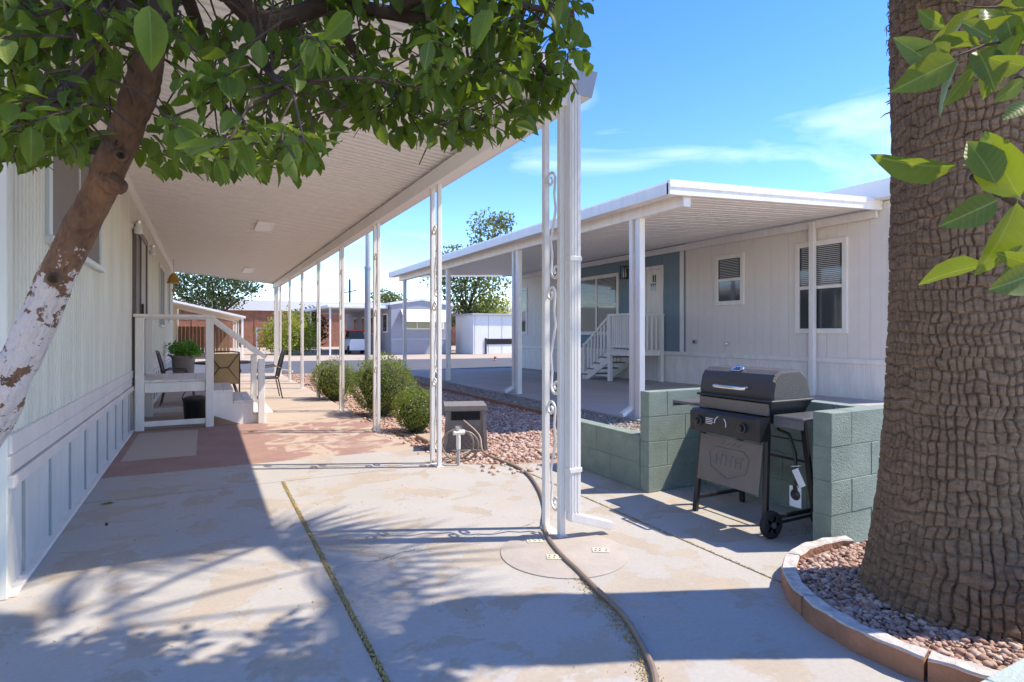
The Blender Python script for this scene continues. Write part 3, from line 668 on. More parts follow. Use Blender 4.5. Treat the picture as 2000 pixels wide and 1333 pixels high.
rwindow(yat(1028), yat(1018), zat(1020, 648), zat(1020, 568), 0, False)
dy0, dy1 = yat(1291), yat(1263); dz0 = .86
rdr = MB().cbox(HX-.03, dy0-.09, dz0, HX+.03, dy0, 3.02).cbox(HX-.03, dy1, dz0, HX+.03, dy1+.09, 3.02).cbox(HX-.03, dy0, 2.93, HX+.03, dy1, 3.02).build('door_frame', 'white_paint', rh)
dl = MB().cbox(HX-.012, dy0+.004, dz0, HX+.03, dy1-.004, 2.926).build('door', 'white_paint', rh)
for i in range(3):
    for j in range(2):
        a = dy0+.16+(dy1-dy0-.32)*i/3; b = dy0+.16+(dy1-dy0-.32)*(i+1)/3
        MB().box(HX-.018, a+.015, 2.38+.22*j, HX-.013, b-.015, 2.57+.22*j).build('pane', 'glass', dl)
for i in range(2): MB().cbox(HX-.02, dy0+.14+.36*i*(dy1-dy0)/.95, 1.1, HX-.011, dy0+.14+.27*(dy1-dy0)/.95+.36*i*(dy1-dy0)/.95, 2.2, .008).build('door_panel', 'white_paint', dl)
MB().lathe([(.03, 0), (.03, .02), (.015, .03), (.03, .05), (.02, .07)], (HX-.015, 0, 0), 12, 'x').build('knob', 'steel', dl); dl.children[-1].location = (0, 0, 0)
kn = dl.children[-1]; kn.data.transform(Matrix.Translation((-.07, dy1-.07, 1.85)))
ol = thing('wall_lantern', 'black wall lantern on the blue panel beside the white door', 'wall light', (HX-.004, yat(1228), zat(1228, 533)))
b = MB()
for sx in (0, 1):
    for sy in (-1, 1): b.bar((-.06-.15*sx, sy*.09, -.16), (-.06-.15*sx, sy*.09, .16), .02, .02)
for z in (-.16, .16): b.box(-.22, -.1, z-.012, -.05, .1, z+.012)
b.build('frame', 'black_metal', ol, False); MB().cbox(-.05, -.06, -.12, 0, .06, .12).build('back_plate', 'black_metal', ol, False); MB().lathe([(.04, -.14), (.05, -.06), (.02, .1)], (-.135, 0, 0), 12).build('globe', 'glass_jar', ol, False)
for (px, py, nm, lab) in ((1358, 668, 'outlet_box', 'small grey outlet box low on the grey house wall'), (1423, 672, 'hose_bib', 'small metal hose tap on the grey house wall')):
    t = thing(nm, lab, 'outlet' if nm == 'outlet_box' else 'tap', (HX, yat(px), zat(px, py)))
    if nm == 'outlet_box': MB().cbox(-.04, -.07, -.05, .0, .07, .05, .008).build('cover', 'grey_pole', t, False); MB().cbox(-.046, -.03, -.025, -.041, .03, .025, .002).build('socket', 'black_metal', t, False)
    else: MB().lathe([(.035, 0), (.035, .01), (.015, .012), (.015, .06)], (-.06, 0, 0), 10, 'x').tube([(-.06, 0, 0), (-.08, 0, -.05)], .014, 8).build('spout', 'steel', t, False); MB().lathe([(.03, 0), (.03, .01)], (-.05, 0, .03), 10).build('wheel_handle', 'red_plastic', t, False)
# carport of the right house
rc = thing('house_carport', 'white metal carport with square posts along the grey mobile home', 'carport', (5.88, 7, 0))
CX0, CX1, CY0, CY1 = 5.62, HX-.03, 5.95, 19.3
def zc(x): return 3.20+(x-CX0)/(CX1-CX0)*.25
pan = MB(); prof = []
for i in range(2): y = i*.15; prof += [(y+.002, 0), (y+.10, 0), (y+.11, .03), (y+.14, .03)]
prof += [(.298, 0)]; k = len(prof)
pan.add([(x, yy, zc(x)+zz) for x in (CX0+.04, CX1) for (yy, zz) in prof], [(i, i+1, k+i+1, k+i) for i in range(k-1)])
pme = pan.mesh('roof_pan', 'white_metal'); y = CY0+.03
while y < CY1-.2: inst('roof_pan', pme, rc, Vector((0, y, 0))-rc.location); y += .3
MB().cbox(5.80, CY0+.05, 3.03, 5.94, CY1-.05, 3.21, .006).build('beam', 'white_metal', rc)
MB().prism([(CX0-.14, 3.15), (CX0+.03, 3.15), (CX0+.03, 3.34), (CX0-.10, 3.34), (CX0-.14, 3.30)], CY0, CY1, 'y').build('gutter', 'white_metal', rc)
for yy in (CY0, CY1):
    b = MB()
    for (h0, h1, dd) in ((-.05, .05, 0), (.05, .09, .012), (.09, .15, .0)):
        b.prism([(CX0-.14, zc(CX0-.14)+h0), (CX1, zc(CX1)+h0), (CX1, zc(CX1)+h1), (CX0-.14, zc(CX0-.14)+h1)], yy-.03-dd, yy+.03, 'y')
    b.build('end_fascia', 'white_metal', rc)
MB().cbox(CX1-.06, CY0+.04, 3.28, CX1-.002, CY1-.05, 3.42, .006).build('ledger', 'white_metal', rc)
for yy in (7.0, 10.9, 14.95, 18.87): MB().cbox(5.83, yy-.055, -.03, 5.935, yy+.055, 3.05, .006).build('post', 'white_metal', rc)
MB().cbox(HX-.14, yat(1593)-.05, .05, HX-.045, yat(1593)+.05, 3.40, .006).build('wall_post', 'white_metal', rc)
for yy in (7.13, 11.03):
    e = MB(); spout(e, (5.84, yy, 3.12), (5.84, yy, .16), .075, .06); e.bar((5.85, yy, .16), (5.58, yy-.06, .05), .075, .06); e.build('downspout', 'white_metal', rc)
# right house steps
rs = thing('entry_steps', 'white wooden stairs with slatted rail up to the white door', 'steps', (9.6, 12.2, 0))
SX0, SX1 = 9.25, HX-.02; DY0, DY1 = yat(1297), dy1+.25; gz = .04
for (x, yy) in ((SX0, DY0), (SX0, DY1), (SX1-.12, DY0)): MB().cbox(x, yy-.05, gz, x+.1, yy+.05, 1.75, .005).build('post', 'white_paint', rs)
MB().cbox(SX0+.02, DY0, .72, SX1, DY1, .84, .005).build('deck', 'white_paint', rs); MB().cbox(SX0-.02, DY0-.03, .842, SX1, DY1+.03, .87, .005).build('deck_board', 'white_paint', rs)
MB().cbox(SX0-.01, DY0-.05, 1.72, SX0+.11, DY1+.05, 1.78, .005).build('top_rail', 'white_paint', rs)
MB().cbox(SX0+.03, DY0+.05, .92, SX0+.07, DY1-.05, .98, .005).build('bottom_rail', 'white_paint', rs)
MB().cbox(SX0+.11, DY0-.04, 1.72, SX1, DY0+.04, 1.78, .005).build('top_rail', 'white_paint', rs)
n_ = 9
for i in range(n_): yy = DY0+.12+(DY1-DY0-.24)*i/(n_-1); MB().cbox(SX0+.035, yy-.03, .96, SX0+.065, yy+.03, 1.725, .003).build('baluster', 'white_paint', rs)
for i in range(6): xx = SX0+.2+(SX1-SX0-.3)*i/5; MB().cbox(xx-.03, DY0-.015, .87, xx+.03, DY0+.015, 1.725, .003).build('baluster', 'white_paint', rs)
EY = DY1+1.15
for x in (SX0+.05, SX1-.15):
    MB().bar((x, DY1, 1.74), (x, EY, .95), .07, .06).build('handrail', 'white_paint', rs); MB().cbox(x-.045, EY-.045, gz-.05, x+.045, EY+.045, 1.0, .005).build('newel_post', 'white_paint', rs)
    MB().prism([(DY1, .55), (DY1, .84), (EY, .20), (EY, .0), (EY-.15, .0)], x-.02, x+.02, 'x').build('stringer', 'white_paint', rs)
    for i in range(7): t = (i+.7)/8; yy = DY1+(EY-DY1)*t; MB().cbox(x-.02, yy-.03, .84-.70*t+.08, x+.02, yy+.03, 1.72-.79*t, .003).build('baluster', 'white_paint', rs)
for i in range(4): t = (i+.5)/4; yy = DY1+(EY-DY1)*t; MB().cbox(SX0, yy-.02, .72-.66*t, SX1-.12, yy+.25, .75-.66*t, .004).build('tread', 'plate_metal', rs)

# ------------------------------------------------------------------ hose box, tap, pavers, hose
hb_ = G(905, 880); hx = thing('hose_box', 'grey plastic hose box with lid and lattice front on the gravel', 'hose box', (hb_.x+.1, hb_.y+.2, -.03), -YAW+R(8))
MB().prism([(-.23, 0), (.23, 0), (.205, .47), (-.205, .47)], -.2, .2, 'y').build('body', 'hosebox', hx, False)
for s in (-1, 1):
    MB().bar((s*.225, -.205, .0), (s*.20, -.2, .47), .04, .03, (0, 1, 0)).build('corner_post', 'hosebox', hx, False)
MB().cbox(-.235, -.22, .0, .235, .21, .035, .006).build('foot', 'hosebox', hx, False)
MB().prism([(-.25, .47), (.25, .47), (.235, .52), (-.235, .52)], -.235, .225, 'y').build('lid', 'hosebox', hx, False)
MB().box(-.16, -.206, .36, .16, -.199, .455).build('slot', 'dark_void', hx, False)
b = MB()
for i in range(-4, 5):
    a = max(-.17, i*.06-.10); c = min(.17, i*.06+.10)
    if c-a > .03: b.bar((a, -.205, .05+(a-(i*.06-.10))*1.1), (c, -.205, .05+(c-(i*.06-.10))*1.1), .012, .012); b.bar((-a, -.206, .05+(a-(i*.06-.10))*1.1), (-c, -.206, .05+(c-(i*.06-.10))*1.1), .012, .012)
b.build('lattice', 'hosebox', hx, False)
tp = thing('standpipe_tap', 'cream plastic standpipe with brass tap beside the second scroll post', 'tap', (2.2, 5.32, 0))
MB().tube([(0, 0, -.03), (0, 0, .16)], .016, 10).build('lower_pipe', 'grey_pole', tp, False); MB().tube([(0, 0, .16), (0, 0, .30)], .022, 10).build('upper_pipe', 'pvc', tp, False); MB().tube([(-.05, 0, .32), (.06, 0, .32)], .024, 10).tube([(0, 0, .28), (0, 0, .37)], .02, 10).build('tap', 'pvc', tp, False); MB().lathe([(.03, .37), (.03, .385)], (0, 0, 0), 10).build('handle', 'steel', tp, False)
hp = [hb_+Vector((.0, .0, .33)), G(935, 850, .18), G(942, 880, .05)]+[G(x, y, .016) for (x, y) in ((960, 893), (1000, 908), (1030, 925), (1052, 955), (1064, 990), (1062, 1022), (1072, 1052), (1098, 1085), (1130, 1115), (1170, 1155), (1212, 1195), (1240, 1235), (1262, 1275), (1280, 1325), (1286, 1420))]
def smooth_path(pts, k=6):
    out = []
    for i in range(len(pts)-1):
        p0, p1, p2, p3 = pts[max(i-1, 0)], pts[i], pts[i+1], pts[min(i+2, len(pts)-1)]
        for j in range(k):
            t = j/k; out.append(.5*((2*p1)+(p2-p0)*t+(2*p0-5*p1+4*p2-p3)*t*t+(3*p1-p0-3*p2+p3)*t**3))
    return out+[pts[-1]]
HOSE = smooth_path(hp); tag(MB().tube(HOSE, .0125, 8).build('garden_hose', 'hose'), 'brown garden hose snaking from the grey box across the patio', 'hose')
lp = [Vector((2.2+.07, 5.32, .31))]+[Vector((2.26+.17*math.cos(a)*CS, 5.36-.17*math.cos(a)*SN+.01*i, .17+.155*math.sin(a))) for i, a in enumerate([math.pi/2-2*math.pi*k/12 for k in range(20)])]+[Vector((2.0, 5.5, .02)), Vector((2.3, 5.62, .02)), Vector((2.55, 5.75, .05))]
tag(MB().tube(smooth_path(lp, 5), .010, 7).build('coiled_hose', 'hose'), 'thin coiled hose looping from the standpipe tap to the grey box', 'hose')
pv = G(815, 858); tag(MB().cbox(pv.x+.05, pv.y-.22, -.045, pv.x+.5, pv.y+.22, .02, .01).build('paver', 'paver'), 'flat tan paver on the gravel between the small bush and hose box', 'paver')
q = G(1075, 880); tag(MB().prism([(q.x-.16, q.y-.13), (q.x+.14, q.y-.16), (q.x+.2, q.y+.1), (q.x-.1, q.y+.15)], -.04, -.0).build('stepping_stone', 'paver'), 'pale flat stepping stone in the pink gravel near the low green wall', 'stone')
q = G(210, 985); lf = MB(); lf.add([(-.055, 0, .004), (0, .02, .012), (.055, 0, .004), (0, -.02, .01), (0, 0, .004)], [(0, 4, 1), (1, 4, 2), (2, 4, 3), (3, 4, 0)]); lf = tag(lf.build('fallen_leaf', 'leaf_light'), 'single green leaf lying on the shaded patio near the skirting', 'leaf'); lf.location = q
q = G(208, 1024, .01); tag(MB().lathe([(.002, -.011), (.009, -.006), (.011, 0), (.009, .006), (.002, .011)], q, 10).build('dried_fruit', 'brown_metal'), 'tiny dark dried fruit on the shaded patio', 'fruit')

# ------------------------------------------------------------------ gravel and litter (stuff)
t_ = (1+5**.5)/2
ICO_V = np.array([(-1,t_,0),(1,t_,0),(-1,-t_,0),(1,-t_,0),(0,-1,t_),(0,1,t_),(0,-1,-t_),(0,1,-t_),(t_,0,-1),(t_,0,1),(-t_,0,-1),(-t_,0,1)])/1.902
ICO_F = np.array([(0,11,5),(0,5,1),(0,1,7),(0,7,10),(0,10,11),(1,5,9),(5,11,4),(11,10,2),(10,7,6),(7,1,8),(3,9,4),(3,4,2),(3,2,6),(3,6,8),(3,8,9),(4,9,5),(2,4,11),(6,2,10),(8,6,7),(9,8,1)])
def stone_mat(name, cols):
    m = bpy.data.materials.new(name); m.use_nodes = True; n, l = nodes_of(m); b = n['Principled BSDF']; b.inputs['Roughness'].default_value = .9
    g = n.new('ShaderNodeNewGeometry'); r = n.new('ShaderNodeValToRGB'); l.new(g.outputs['Random Per Island'], r.inputs[0])
    e = r.color_ramp.elements; e[0].color = (*cols[0], 1); e[1].color = (*cols[-1], 1)
    for i, c in enumerate(cols[1:-1]): q = e.new((i+1)/(len(cols)-1)); q.color = (*c, 1)
    l.new(r.outputs[0], b.inputs['Base Color']); MATS[name] = m
stone_mat('pink_stone', [(.27, .14, .10), (.50, .35, .26), (.38, .22, .17), (.56, .45, .37), (.33, .18, .13)])
stone_mat('brown_stone', [(.24, .19, .14), (.40, .34, .27), (.30, .24, .19), (.46, .40, .33)])
stone_mat('litter_bits', [(.50, .37, .13), (.36, .25, .10), (.56, .44, .19), (.22, .16, .08)])
def stones(name, label, pts, s0, s1, material, cat, flat=.65):
    n = len(pts); sc = (s0*.8+(s1*1.25-s0*.8)*rng.random((n, 1))**2)*rng.uniform(.7, 1.2, (n, 3))
    M = randrot(n)*sc[:, None, :]; M[:, 2, :] *= flat
    v, f = scatter(ICO_V, ICO_F, M, np.asarray(pts)); v += rng.normal(0, (s0+s1)/2*.10, v.shape)
    o = bpy.data.objects.new(name, rawmesh(name, v, f, material)); C.objects.link(o); return tag(o, label, cat, kind='stuff')
def rect_pts(n, x0, x1, y0, y1, z): return np.stack([rng.uniform(x0, x1, n), rng.uniform(y0, y1, n), rng.uniform(z-.005, z+.008, n)], 1)
stones('pink_gravel', 'loose pink and tan gravel between the patio and the brown strip', np.concatenate([rect_pts(9000, 2.16, 4.86, 5.3, 8.6, -.035), rect_pts(900, 3.36, 4.86, 4.0, 5.3, -.035), rect_pts(4500, 2.16, 4.86, 8.6, 13.5, -.035), rect_pts(2500, 2.16, 4.86, 13.5, 20, -.035), rect_pts(45, 2.0, 2.16, 5.6, 9.5, .006), rect_pts(40, 2.3, 3.0, 4.75, 5.15, .006)]), .010, .030, 'pink_stone', 'gravel')
stones('brown_gravel', 'grey brown gravel strip beside the carport slab', rect_pts(7000, 4.94, 5.72, 4.2, 19.4, -.035), .010, .026, 'brown_stone', 'gravel')
PC = P(1893, 650, 2.70); PC.z = 0; RING = .75
a = rng.uniform(0, 2*math.pi, 6500); rr_ = np.sqrt(rng.uniform(.30**2, (RING-.02)**2, 6500))
pp = np.stack([PC.x+rr_*np.cos(a), PC.y+rr_*np.sin(a), rng.uniform(.065, .085, 6500)], 1)
stones('palm_gravel', 'pink brown pebbles filling the curved ring round the palm', pp[(pp[:, 1] < 2.07) & (pp[:, 1] > .76)], .008, .018, 'pink_stone', 'gravel')
def bits(name, label, path, spread, n, off=0):
    pts = []
    for _ in range(n):
        i = random.randrange(len(path)-1); t = random.random(); p = path[i].lerp(path[i+1], t); d = (path[i+1]-path[i]).normalized(); sd_ = Vector((-d.y, d.x, 0))
        q = p+sd_*(random.gauss(off, spread)); pts.append((q.x, q.y, random.uniform(-.004, .007)))
    n = len(pts); M = randrot(n)*np.stack([rng.uniform(.003, .008, n), rng.uniform(.0015, .003, n), rng.uniform(.0015, .003, n)], 1)[:, None, :]
    v, f = scatter(ICO_V, ICO_F, M, np.asarray(pts)); o = bpy.data.objects.new(name, rawmesh(name, v, f, 'litter_bits')); C.objects.link(o); tag(o, label, 'litter', kind='stuff')
bits('joint_litter', 'dry yellow leaf litter filling the long patio joint', [Vector((.6, 1.2, 0)), Vector((.6, 5.4, 0))], .007, 3800)
bits('hose_litter', 'dry straw litter swept along the hose', [p for p in HOSE if p.z < .03 and p.y < 3.3], .022, 1300, -.028)
bits('wall_joint_litter', 'thin line of dry litter in the joint before the grill', [Vector((2.653, 1.9, 0)), Vector((2.653, 4.9, 0))], .005, 900)
bits('patio_grit', 'tiny dark bits of dry leaf and grit strewn over the patio', [Vector((.3, 1.6, .0)), Vector((1.2, 6.0, .0))], .75, 260)
bits('alcove_litter', 'dry leaves piled under the grill wheels', [Vector((3.35, 2.45, 0)), Vector((3.75, 2.6, 0)), Vector((3.75, 3.6, 0))], .06, 700)

# ------------------------------------------------------------------ curved edging round the palm
rg_ = thing('palm_edging', 'curved brick edging with whitewashed top round the palm', 'edging', (PC.x, PC.y, 0))
segs = []
a0, a1 = R(72), R(236); ns = 4
for i in range(ns):
    b0, b1 = a0+(a1-a0)*i/ns+.008, a0+(a1-a0)*(i+1)/ns-.008; b = MB(); m_ = 14; pr = [(RING-.036, 0), (RING+.034, 0), (RING+.036, .088), (RING-.036, .092)]; tpz = MB()
    tp2 = [(RING-.035, .0905), (RING+.034, .0865), (RING+.029, .097), (RING-.030, .099)]
    for (bb, pf) in ((b, pr), (tpz, tp2)):
        for j in range(m_+1):
            t = b0+(b1-b0)*j/m_; wv = .003*math.sin(t*23)+random.uniform(-.0015, .0015)
            bb.v += [(math.cos(t)*(r+wv), math.sin(t)*(r+wv), z+.003*math.sin(t*31+r*40)) for (r, z) in pf]
        for j in range(m_):
            for q in range(4): bb.f.append((j*4+q, j*4+(q+1) % 4, (j+1)*4+(q+1) % 4, (j+1)*4+q))
        bb.f += [(0, 1, 2, 3), tuple(m_*4+q for q in (3, 2, 1, 0))]
    s = b.build('edging_brick', 'edging', rg_, False); tpz.build('whitewashed_top', 'edging_top', s, False)
MB().lathe([(RING-.05, .0), (RING-.05, .06), (.2, .065)], (0, 0, 0), 40).build('soil', 'dirt', rg_, False)

# ------------------------------------------------------------------ palm
def vnoise(x, y, seed=0):
    r = np.random.default_rng(seed); T = r.random((256, 256)); xi, yi = np.floor(x).astype(int), np.floor(y).astype(int); fx, fy = x-xi, y-yi
    fx = fx*fx*(3-2*fx); fy = fy*fy*(3-2*fy); g = lambda i, j: T[i % 256, j % 256]
    return (g(xi, yi)*(1-fx)+g(xi+1, yi)*fx)*(1-fy)+(g(xi, yi+1)*(1-fx)+g(xi+1, yi+1)*fx)*fy
pm_ = thing('palm_tree', 'thick fan palm trunk with cracked brown bark in the ring', 'palm', PC)
NT, NZ = 560, 640; H1 = 3.3
th = np.linspace(0, 2*math.pi, NT, endpoint=False); zz = np.linspace(0, H1, NZ); TH, ZZ = np.meshgrid(th, zz)
rad = .328+.138*np.exp(-ZZ/.45)-.012*ZZ+.012*np.exp(-((ZZ-2.75)/.35)**2)
def crack(d, w): return np.clip(1-np.abs(d)/w, 0, 1)
circ = TH*.36; ncols = 62
zw = ZZ+.05*(vnoise(circ*3, ZZ*2, 1)-.5)+.035*(vnoise(circ*16, ZZ*9, 2)-.5)
u_ = zw/.052; row = np.floor(u_); fr = u_-row; ring = crack(np.minimum(fr, 1-fr), .085)
rowid = row % 251; tw = TH/(2*math.pi)*ncols+.7*(vnoise(ZZ*2.2, circ*1.2, 3)-.5)+.75*(vnoise(ZZ*17, circ*14, 4)-.5)+.38*np.random.default_rng(5).random(256)[rowid.astype(int)]
cf = tw-np.floor(tw); vert = crack(np.minimum(cf, 1-cf), .12)**.7*np.where(vnoise(np.floor(tw+.5)+.5, row*.7+.5, 12) > .28, 1, .25)
cell = vnoise(np.floor(tw)*1.0+.5, row+.5, 6)
vstr = np.clip(.75-(ZZ-1.1)*.28, .25, .9)*(.45+.9*vnoise(ZZ*5+7, circ*7, 7)); rstr = .35+.55*vnoise(circ*4, ZZ*6, 8)+.25*(ZZ > 2)
disp = .007*(vnoise(circ*5, ZZ*9, 21)-.5)-.036*np.maximum(vert*vstr, ring*rstr*.8)+.006*(cell-.5)+.004*(vnoise(circ*34, ZZ*40, 9)-.5)+.005*(vnoise(circ*80, ZZ*80, 10)-.5)
disp += np.where(ZZ > 2.45, .030*(vnoise(circ*45, ZZ*22, 11)-.4)*np.clip((ZZ-2.45)*3, 0, 1), 0)
rad = rad+disp
V = np.stack([rad*np.cos(TH), rad*np.sin(TH), ZZ], -1).reshape(-1, 3)
ii, jj = np.meshgrid(np.arange(NZ-1), np.arange(NT), indexing='ij'); j2 = (jj+1) % NT
Fq = np.stack([ii*NT+jj, ii*NT+j2, (ii+1)*NT+j2, (ii+1)*NT+jj], -1).reshape(-1, 4)
o = bpy.data.objects.new('trunk', rawmesh('trunk', V, Fq, 'palm_bark', True)); C.objects.link(o); o.parent = pm_
MB().lathe([(.30, H1-.02), (.275, 4.2), (.26, 5.2), (.30, 5.7), (.2, 6.1), (.03, 6.2)], (0, 0, 0), 32).build('upper_trunk', 'palm_bark', pm_, False)
MB().lathe([(.016, 0), (.016, .012), (.01, .016)], (0, 0, 0), 12, 'x').build('bolt', 'steel', pm_, False)
dirc = Vector((-PC.x, -PC.y, 0)).normalized(); ba = math.atan2(dirc.y, dirc.x)-R(40); pm_.children[-1].location = (math.cos(ba)*.31, math.sin(ba)*.31, 2.62); pm_.children[-1].rotation_euler = (0, 0, ba)
fb = MB()
for _ in range(300):
    a_ = random.uniform(0, 2*math.pi); z_ = 2.35+random.random()**.7*.9; r_ = .30+.012*random.random(); p_ = Vector((math.cos(a_)*r_, math.sin(a_)*r_, z_)); o_ = Vector((math.cos(a_), math.sin(a_), 0)); t_v = Vector((-o_.y, o_.x, 0))
    l_ = .008+.03*random.random()**2; fb.tube([p_, p_+o_*l_*.7+t_v*random.gauss(0, .02)+Vector((0, 0, -l_*.3)), p_+o_*l_+t_v*random.gauss(0, .03)+Vector((0, 0, -l_*random.uniform(.4, 1.6)))], [.004, .003, .001], 4)
fb.build('fibre', 'palm_bark', pm_, False)['kind'] = 'stuff'
# fan fronds (crown above the picture; their shadows streak the patio)
for kf in range(26):
    az = kf*2.399+random.uniform(-.2, .2); el = R(random.choice([-38, -22, -5, 12, 35, 60])+random.uniform(-8, 8)); Lp = random.uniform(.8, 1.15)
    d = Vector((math.cos(az)*math.cos(el), math.sin(az)*math.cos(el), math.sin(el))); side = Vector((-math.sin(az), math.cos(az), 0)); up = d.cross(side)
    p0 = Vector((0, 0, 5.85))+d*.22; p1 = p0+d*Lp-Vector((0, 0, .12)); b = MB().tube([p0, p0+d*Lp*.5, p1], [.022, .017, .012], 5); nb = 22
    for i in range(nb):
        t = (i/(nb-1)-.5)*2; an = t*R(115); dd = (d*math.cos(an)+side*math.sin(an)).normalized(); ll = (.95-.25*abs(t))*random.uniform(.85, 1.1); w = side*math.cos(an)-d*math.sin(an)
        m_ = p1+dd*ll*.55-Vector((0, 0, .03)); e_ = p1+dd*ll-Vector((0, 0, .12+.2*random.random())); b.add([p1-w*.006, p1+w*.006, m_+w*.024, e_, m_-w*.024], [(0, 1, 2, 4), (4, 2, 3)])
    b.smooth = False; b.build('frond', 'frond', pm_, False)

# ------------------------------------------------------------------ citrus tree
ct = thing('citrus_tree', 'leaning citrus tree with whitewashed lower trunk and broad green leaves', 'tree', (-1.02, 2.72, -.03))
tr_pts = [Vector((-1.02, 2.72, -.05)), P(-190, 1130, 2.02), P(-70, 910, 2.0), P(8, 770, 2.0), P(57, 665, 2.0), P(105, 550, 2.0), P(155, 450, 1.98), P(205, 350, 1.96), P(248, 250, 1.94), P(278, 165, 1.92), P(296, 90, 1.90)]
tr_r = [.085, .070, .064, .061, .056, .054, .051, .052, .046, .05, .036]
KS = 24; tp_ = smooth_path(tr_pts, KS); tq = [tr_r[min(i//KS, 10)]*(1-(i % KS)/KS)+tr_r[min(i//KS+1, 10)]*(i % KS)/KS for i in range(len(tp_))]
def knobby(pts, rs, n=22, amp=.10, seed=3):
    b = MB().tube(pts, rs, n); v = np.array([tuple(p) for p in b.v]); cen = np.repeat(np.array([tuple(p) for p in pts]), n, axis=0)
    nz_ = vnoise(v[:, 0]*9+v[:, 1]*5+50, v[:, 2]*6+50, seed)-.5+.5*(vnoise(v[:, 0]*24+v[:, 1]*20+90, v[:, 2]*16+50, seed+1)-.5)
    ang = np.tile(np.arange(n)/n, len(pts)); ln = np.repeat(np.arange(len(pts)), n)*.012
    ang = np.where(ang > .5, 1-ang, ang)*2; rid = vnoise(ang*26+3*vnoise(ang*6, ln*9, seed+4), ln*11+40, seed+2)+.6*vnoise(ang*60, ln*45, seed+3)-.8
    v = cen+(v-cen)*(1+amp*2*nz_+(.10*rid if n > 30 else 0))[:, None]; b.v = [tuple(p) for p in v]; return b
tk = knobby(tp_, tq, 72, .13).build('trunk', 'trunk_bark', ct)
def knot(px, py, d, r):
    c = P(px, py, d); view = (Vector((0, 0, CAMH))-c).normalized(); b = MB()
    prof = [(r*1.25, -.02), (r*1.05, .012), (r*.8, .018), (r*.55, .008), (r*.25, -.012), (.001, -.014)]; q = view.to_track_quat('Z', 'Y').to_matrix()
    b.lathe(prof, (0, 0, 0), 14); b.v = [tuple(c+q @ Vector(p)) for p in b.v]; b.build('knot', 'bark', tk)
knot(236, 303, 1.905, .017); knot(104, 545, 1.945, .020)
knobby([P(205, 352, 1.95), P(222, 360, 1.935), P(236, 366, 1.925), P(243, 368, 1.92)], [.042, .036, .027, .010], 40, .25).build('stub', 'trunk_bark', tk)
BR = [
 [P(296,90,1.9), P(345,-60,1.9), P(420,-40,1.95), P(500,35,2.0), P(560,35,2.05), P(640,12,2.1), P(760,25,2.2), P(900,60,2.3), P(1010,95,2.4), P(1080,150,2.45)],
 [P(296,90,1.9), P(200,-30,1.85), P(80,40,1.8), P(-40,60,1.75)],
 [P(240,310,1.95), P(170,290,2.1), P(80,300,2.15), P(-40,320,2.2)],
 [P(345,-60,1.9), P(400,90,2.2), P(430,200,2.35), P(520,280,2.4), P(600,310,2.4)],
 [P(640,12,2.1), P(700,110,2.3), P(780,190,2.4), P(860,240,2.4), P(930,255,2.4)],
 [P(760,25,2.2), P(900,-30,2.1), P(1020,10,2.1), P(1120,30,2.2)],
 [P(345,-60,1.9), P(360,-250,1.8), P(500,-420,1.9), P(760,-330,2.1), P(980,-160,2.3)],
 [P(200,-30,1.85), P(180,120,1.6), P(90,200,1.5), P(20,240,1.5)],
 [P(500,35,2.0), P(520,130,1.7), P(560,170,1.6)],
 [P(345,-60,1.9), P(300,-300,1.7), Vector((.2, 1.5, 2.9)), Vector((.85, .85, 2.75)), P(2080,-150,1.25), P(2050,60,1.15), P(1990,160,1.1)],
 [P(2080,-150,1.25), P(2110,150,1.15), P(2100,380,1.05), P(2040,420,1.05), P(1900,345,1.0)],
]
BR.append([P(345,-60,1.9), Vector((.6, 2.2, 3.05)), Vector((1.4, 1.95, 3.2)), Vector((2.1, 1.6, 3.2)), Vector((2.65, 1.3, 3.15))])  # unseen limb, added to carry foliage that shades the near patio
BRR = [.045, .032, .022, .022, .02, .02, .03, .018, .016, .03, .014, .025]
bsm = []
for pts, r in zip(BR, BRR):
    sp2 = smooth_path(pts, 6); n = len(sp2); MB().tube(sp2, [r*(1-.75*i/(n-1))+.003 for i in range(n)], 9).build('branch', 'branch', ct); bsm.append(sp2)
allb = np.array([tuple(p) for b in bsm for p in b])
lim_x = [-300, 0, 60, 110, 200, 300, 330, 400, 470, 590, 625, 680, 720, 760, 860, 930, 1000, 1060, 1105, 1150, 1175, 1200]
lim_y = [345, 345, 350, 322, 345, 352, 372, 360, 368, 368, 340, 265, 265, 300, 300, 298, 285, 262, 225, 150, 60, -20]
def lim(px): return float(np.interp(px, lim_x, lim_y))
def leafmesh(k):
    r = random.Random(k); cv = r.uniform(.10, .34); fo = r.uniform(.04, .13); w = r.uniform(.21, .27); tw_ = r.uniform(-.12, .12); v = []
    for t, ww in ((.0, .012), (.10, .012), (.18, .45), (.36, .92), (.55, 1.0), (.74, .78), (.90, .38), (1.0, .02)):
        z = -cv*t*t; ww *= w; a_ = tw_*t; wv = .012*math.sin(t*17+k)
        for s in (-1, -.5, 0, .5, 1): v.append((s*ww, t, z+abs(s)**1.4*fo*ww/.24+s*a_*ww*2+wv*abs(s)))
    f = []
    for i in range(7):
        for s in range(4): f.append((i*5+s, i*5+s+1, (i+1)*5+s+1, (i+1)*5+s))
    return np.array(v), np.array(f)
LM = [leafmesh(k) for k in range(6)]
leaves = []; tw_mb = MB()
def leaf_frame(d, roll=0):
    d = d.normalized(); s = d.cross(Vector((0, 0, 1)))
    if s.length < .05: s = Vector((1, 0, 0))
    s.normalize(); u = s.cross(d); s2 = s*math.cos(roll)+u*math.sin(roll); u2 = s2.cross(d); return s2, d, u2
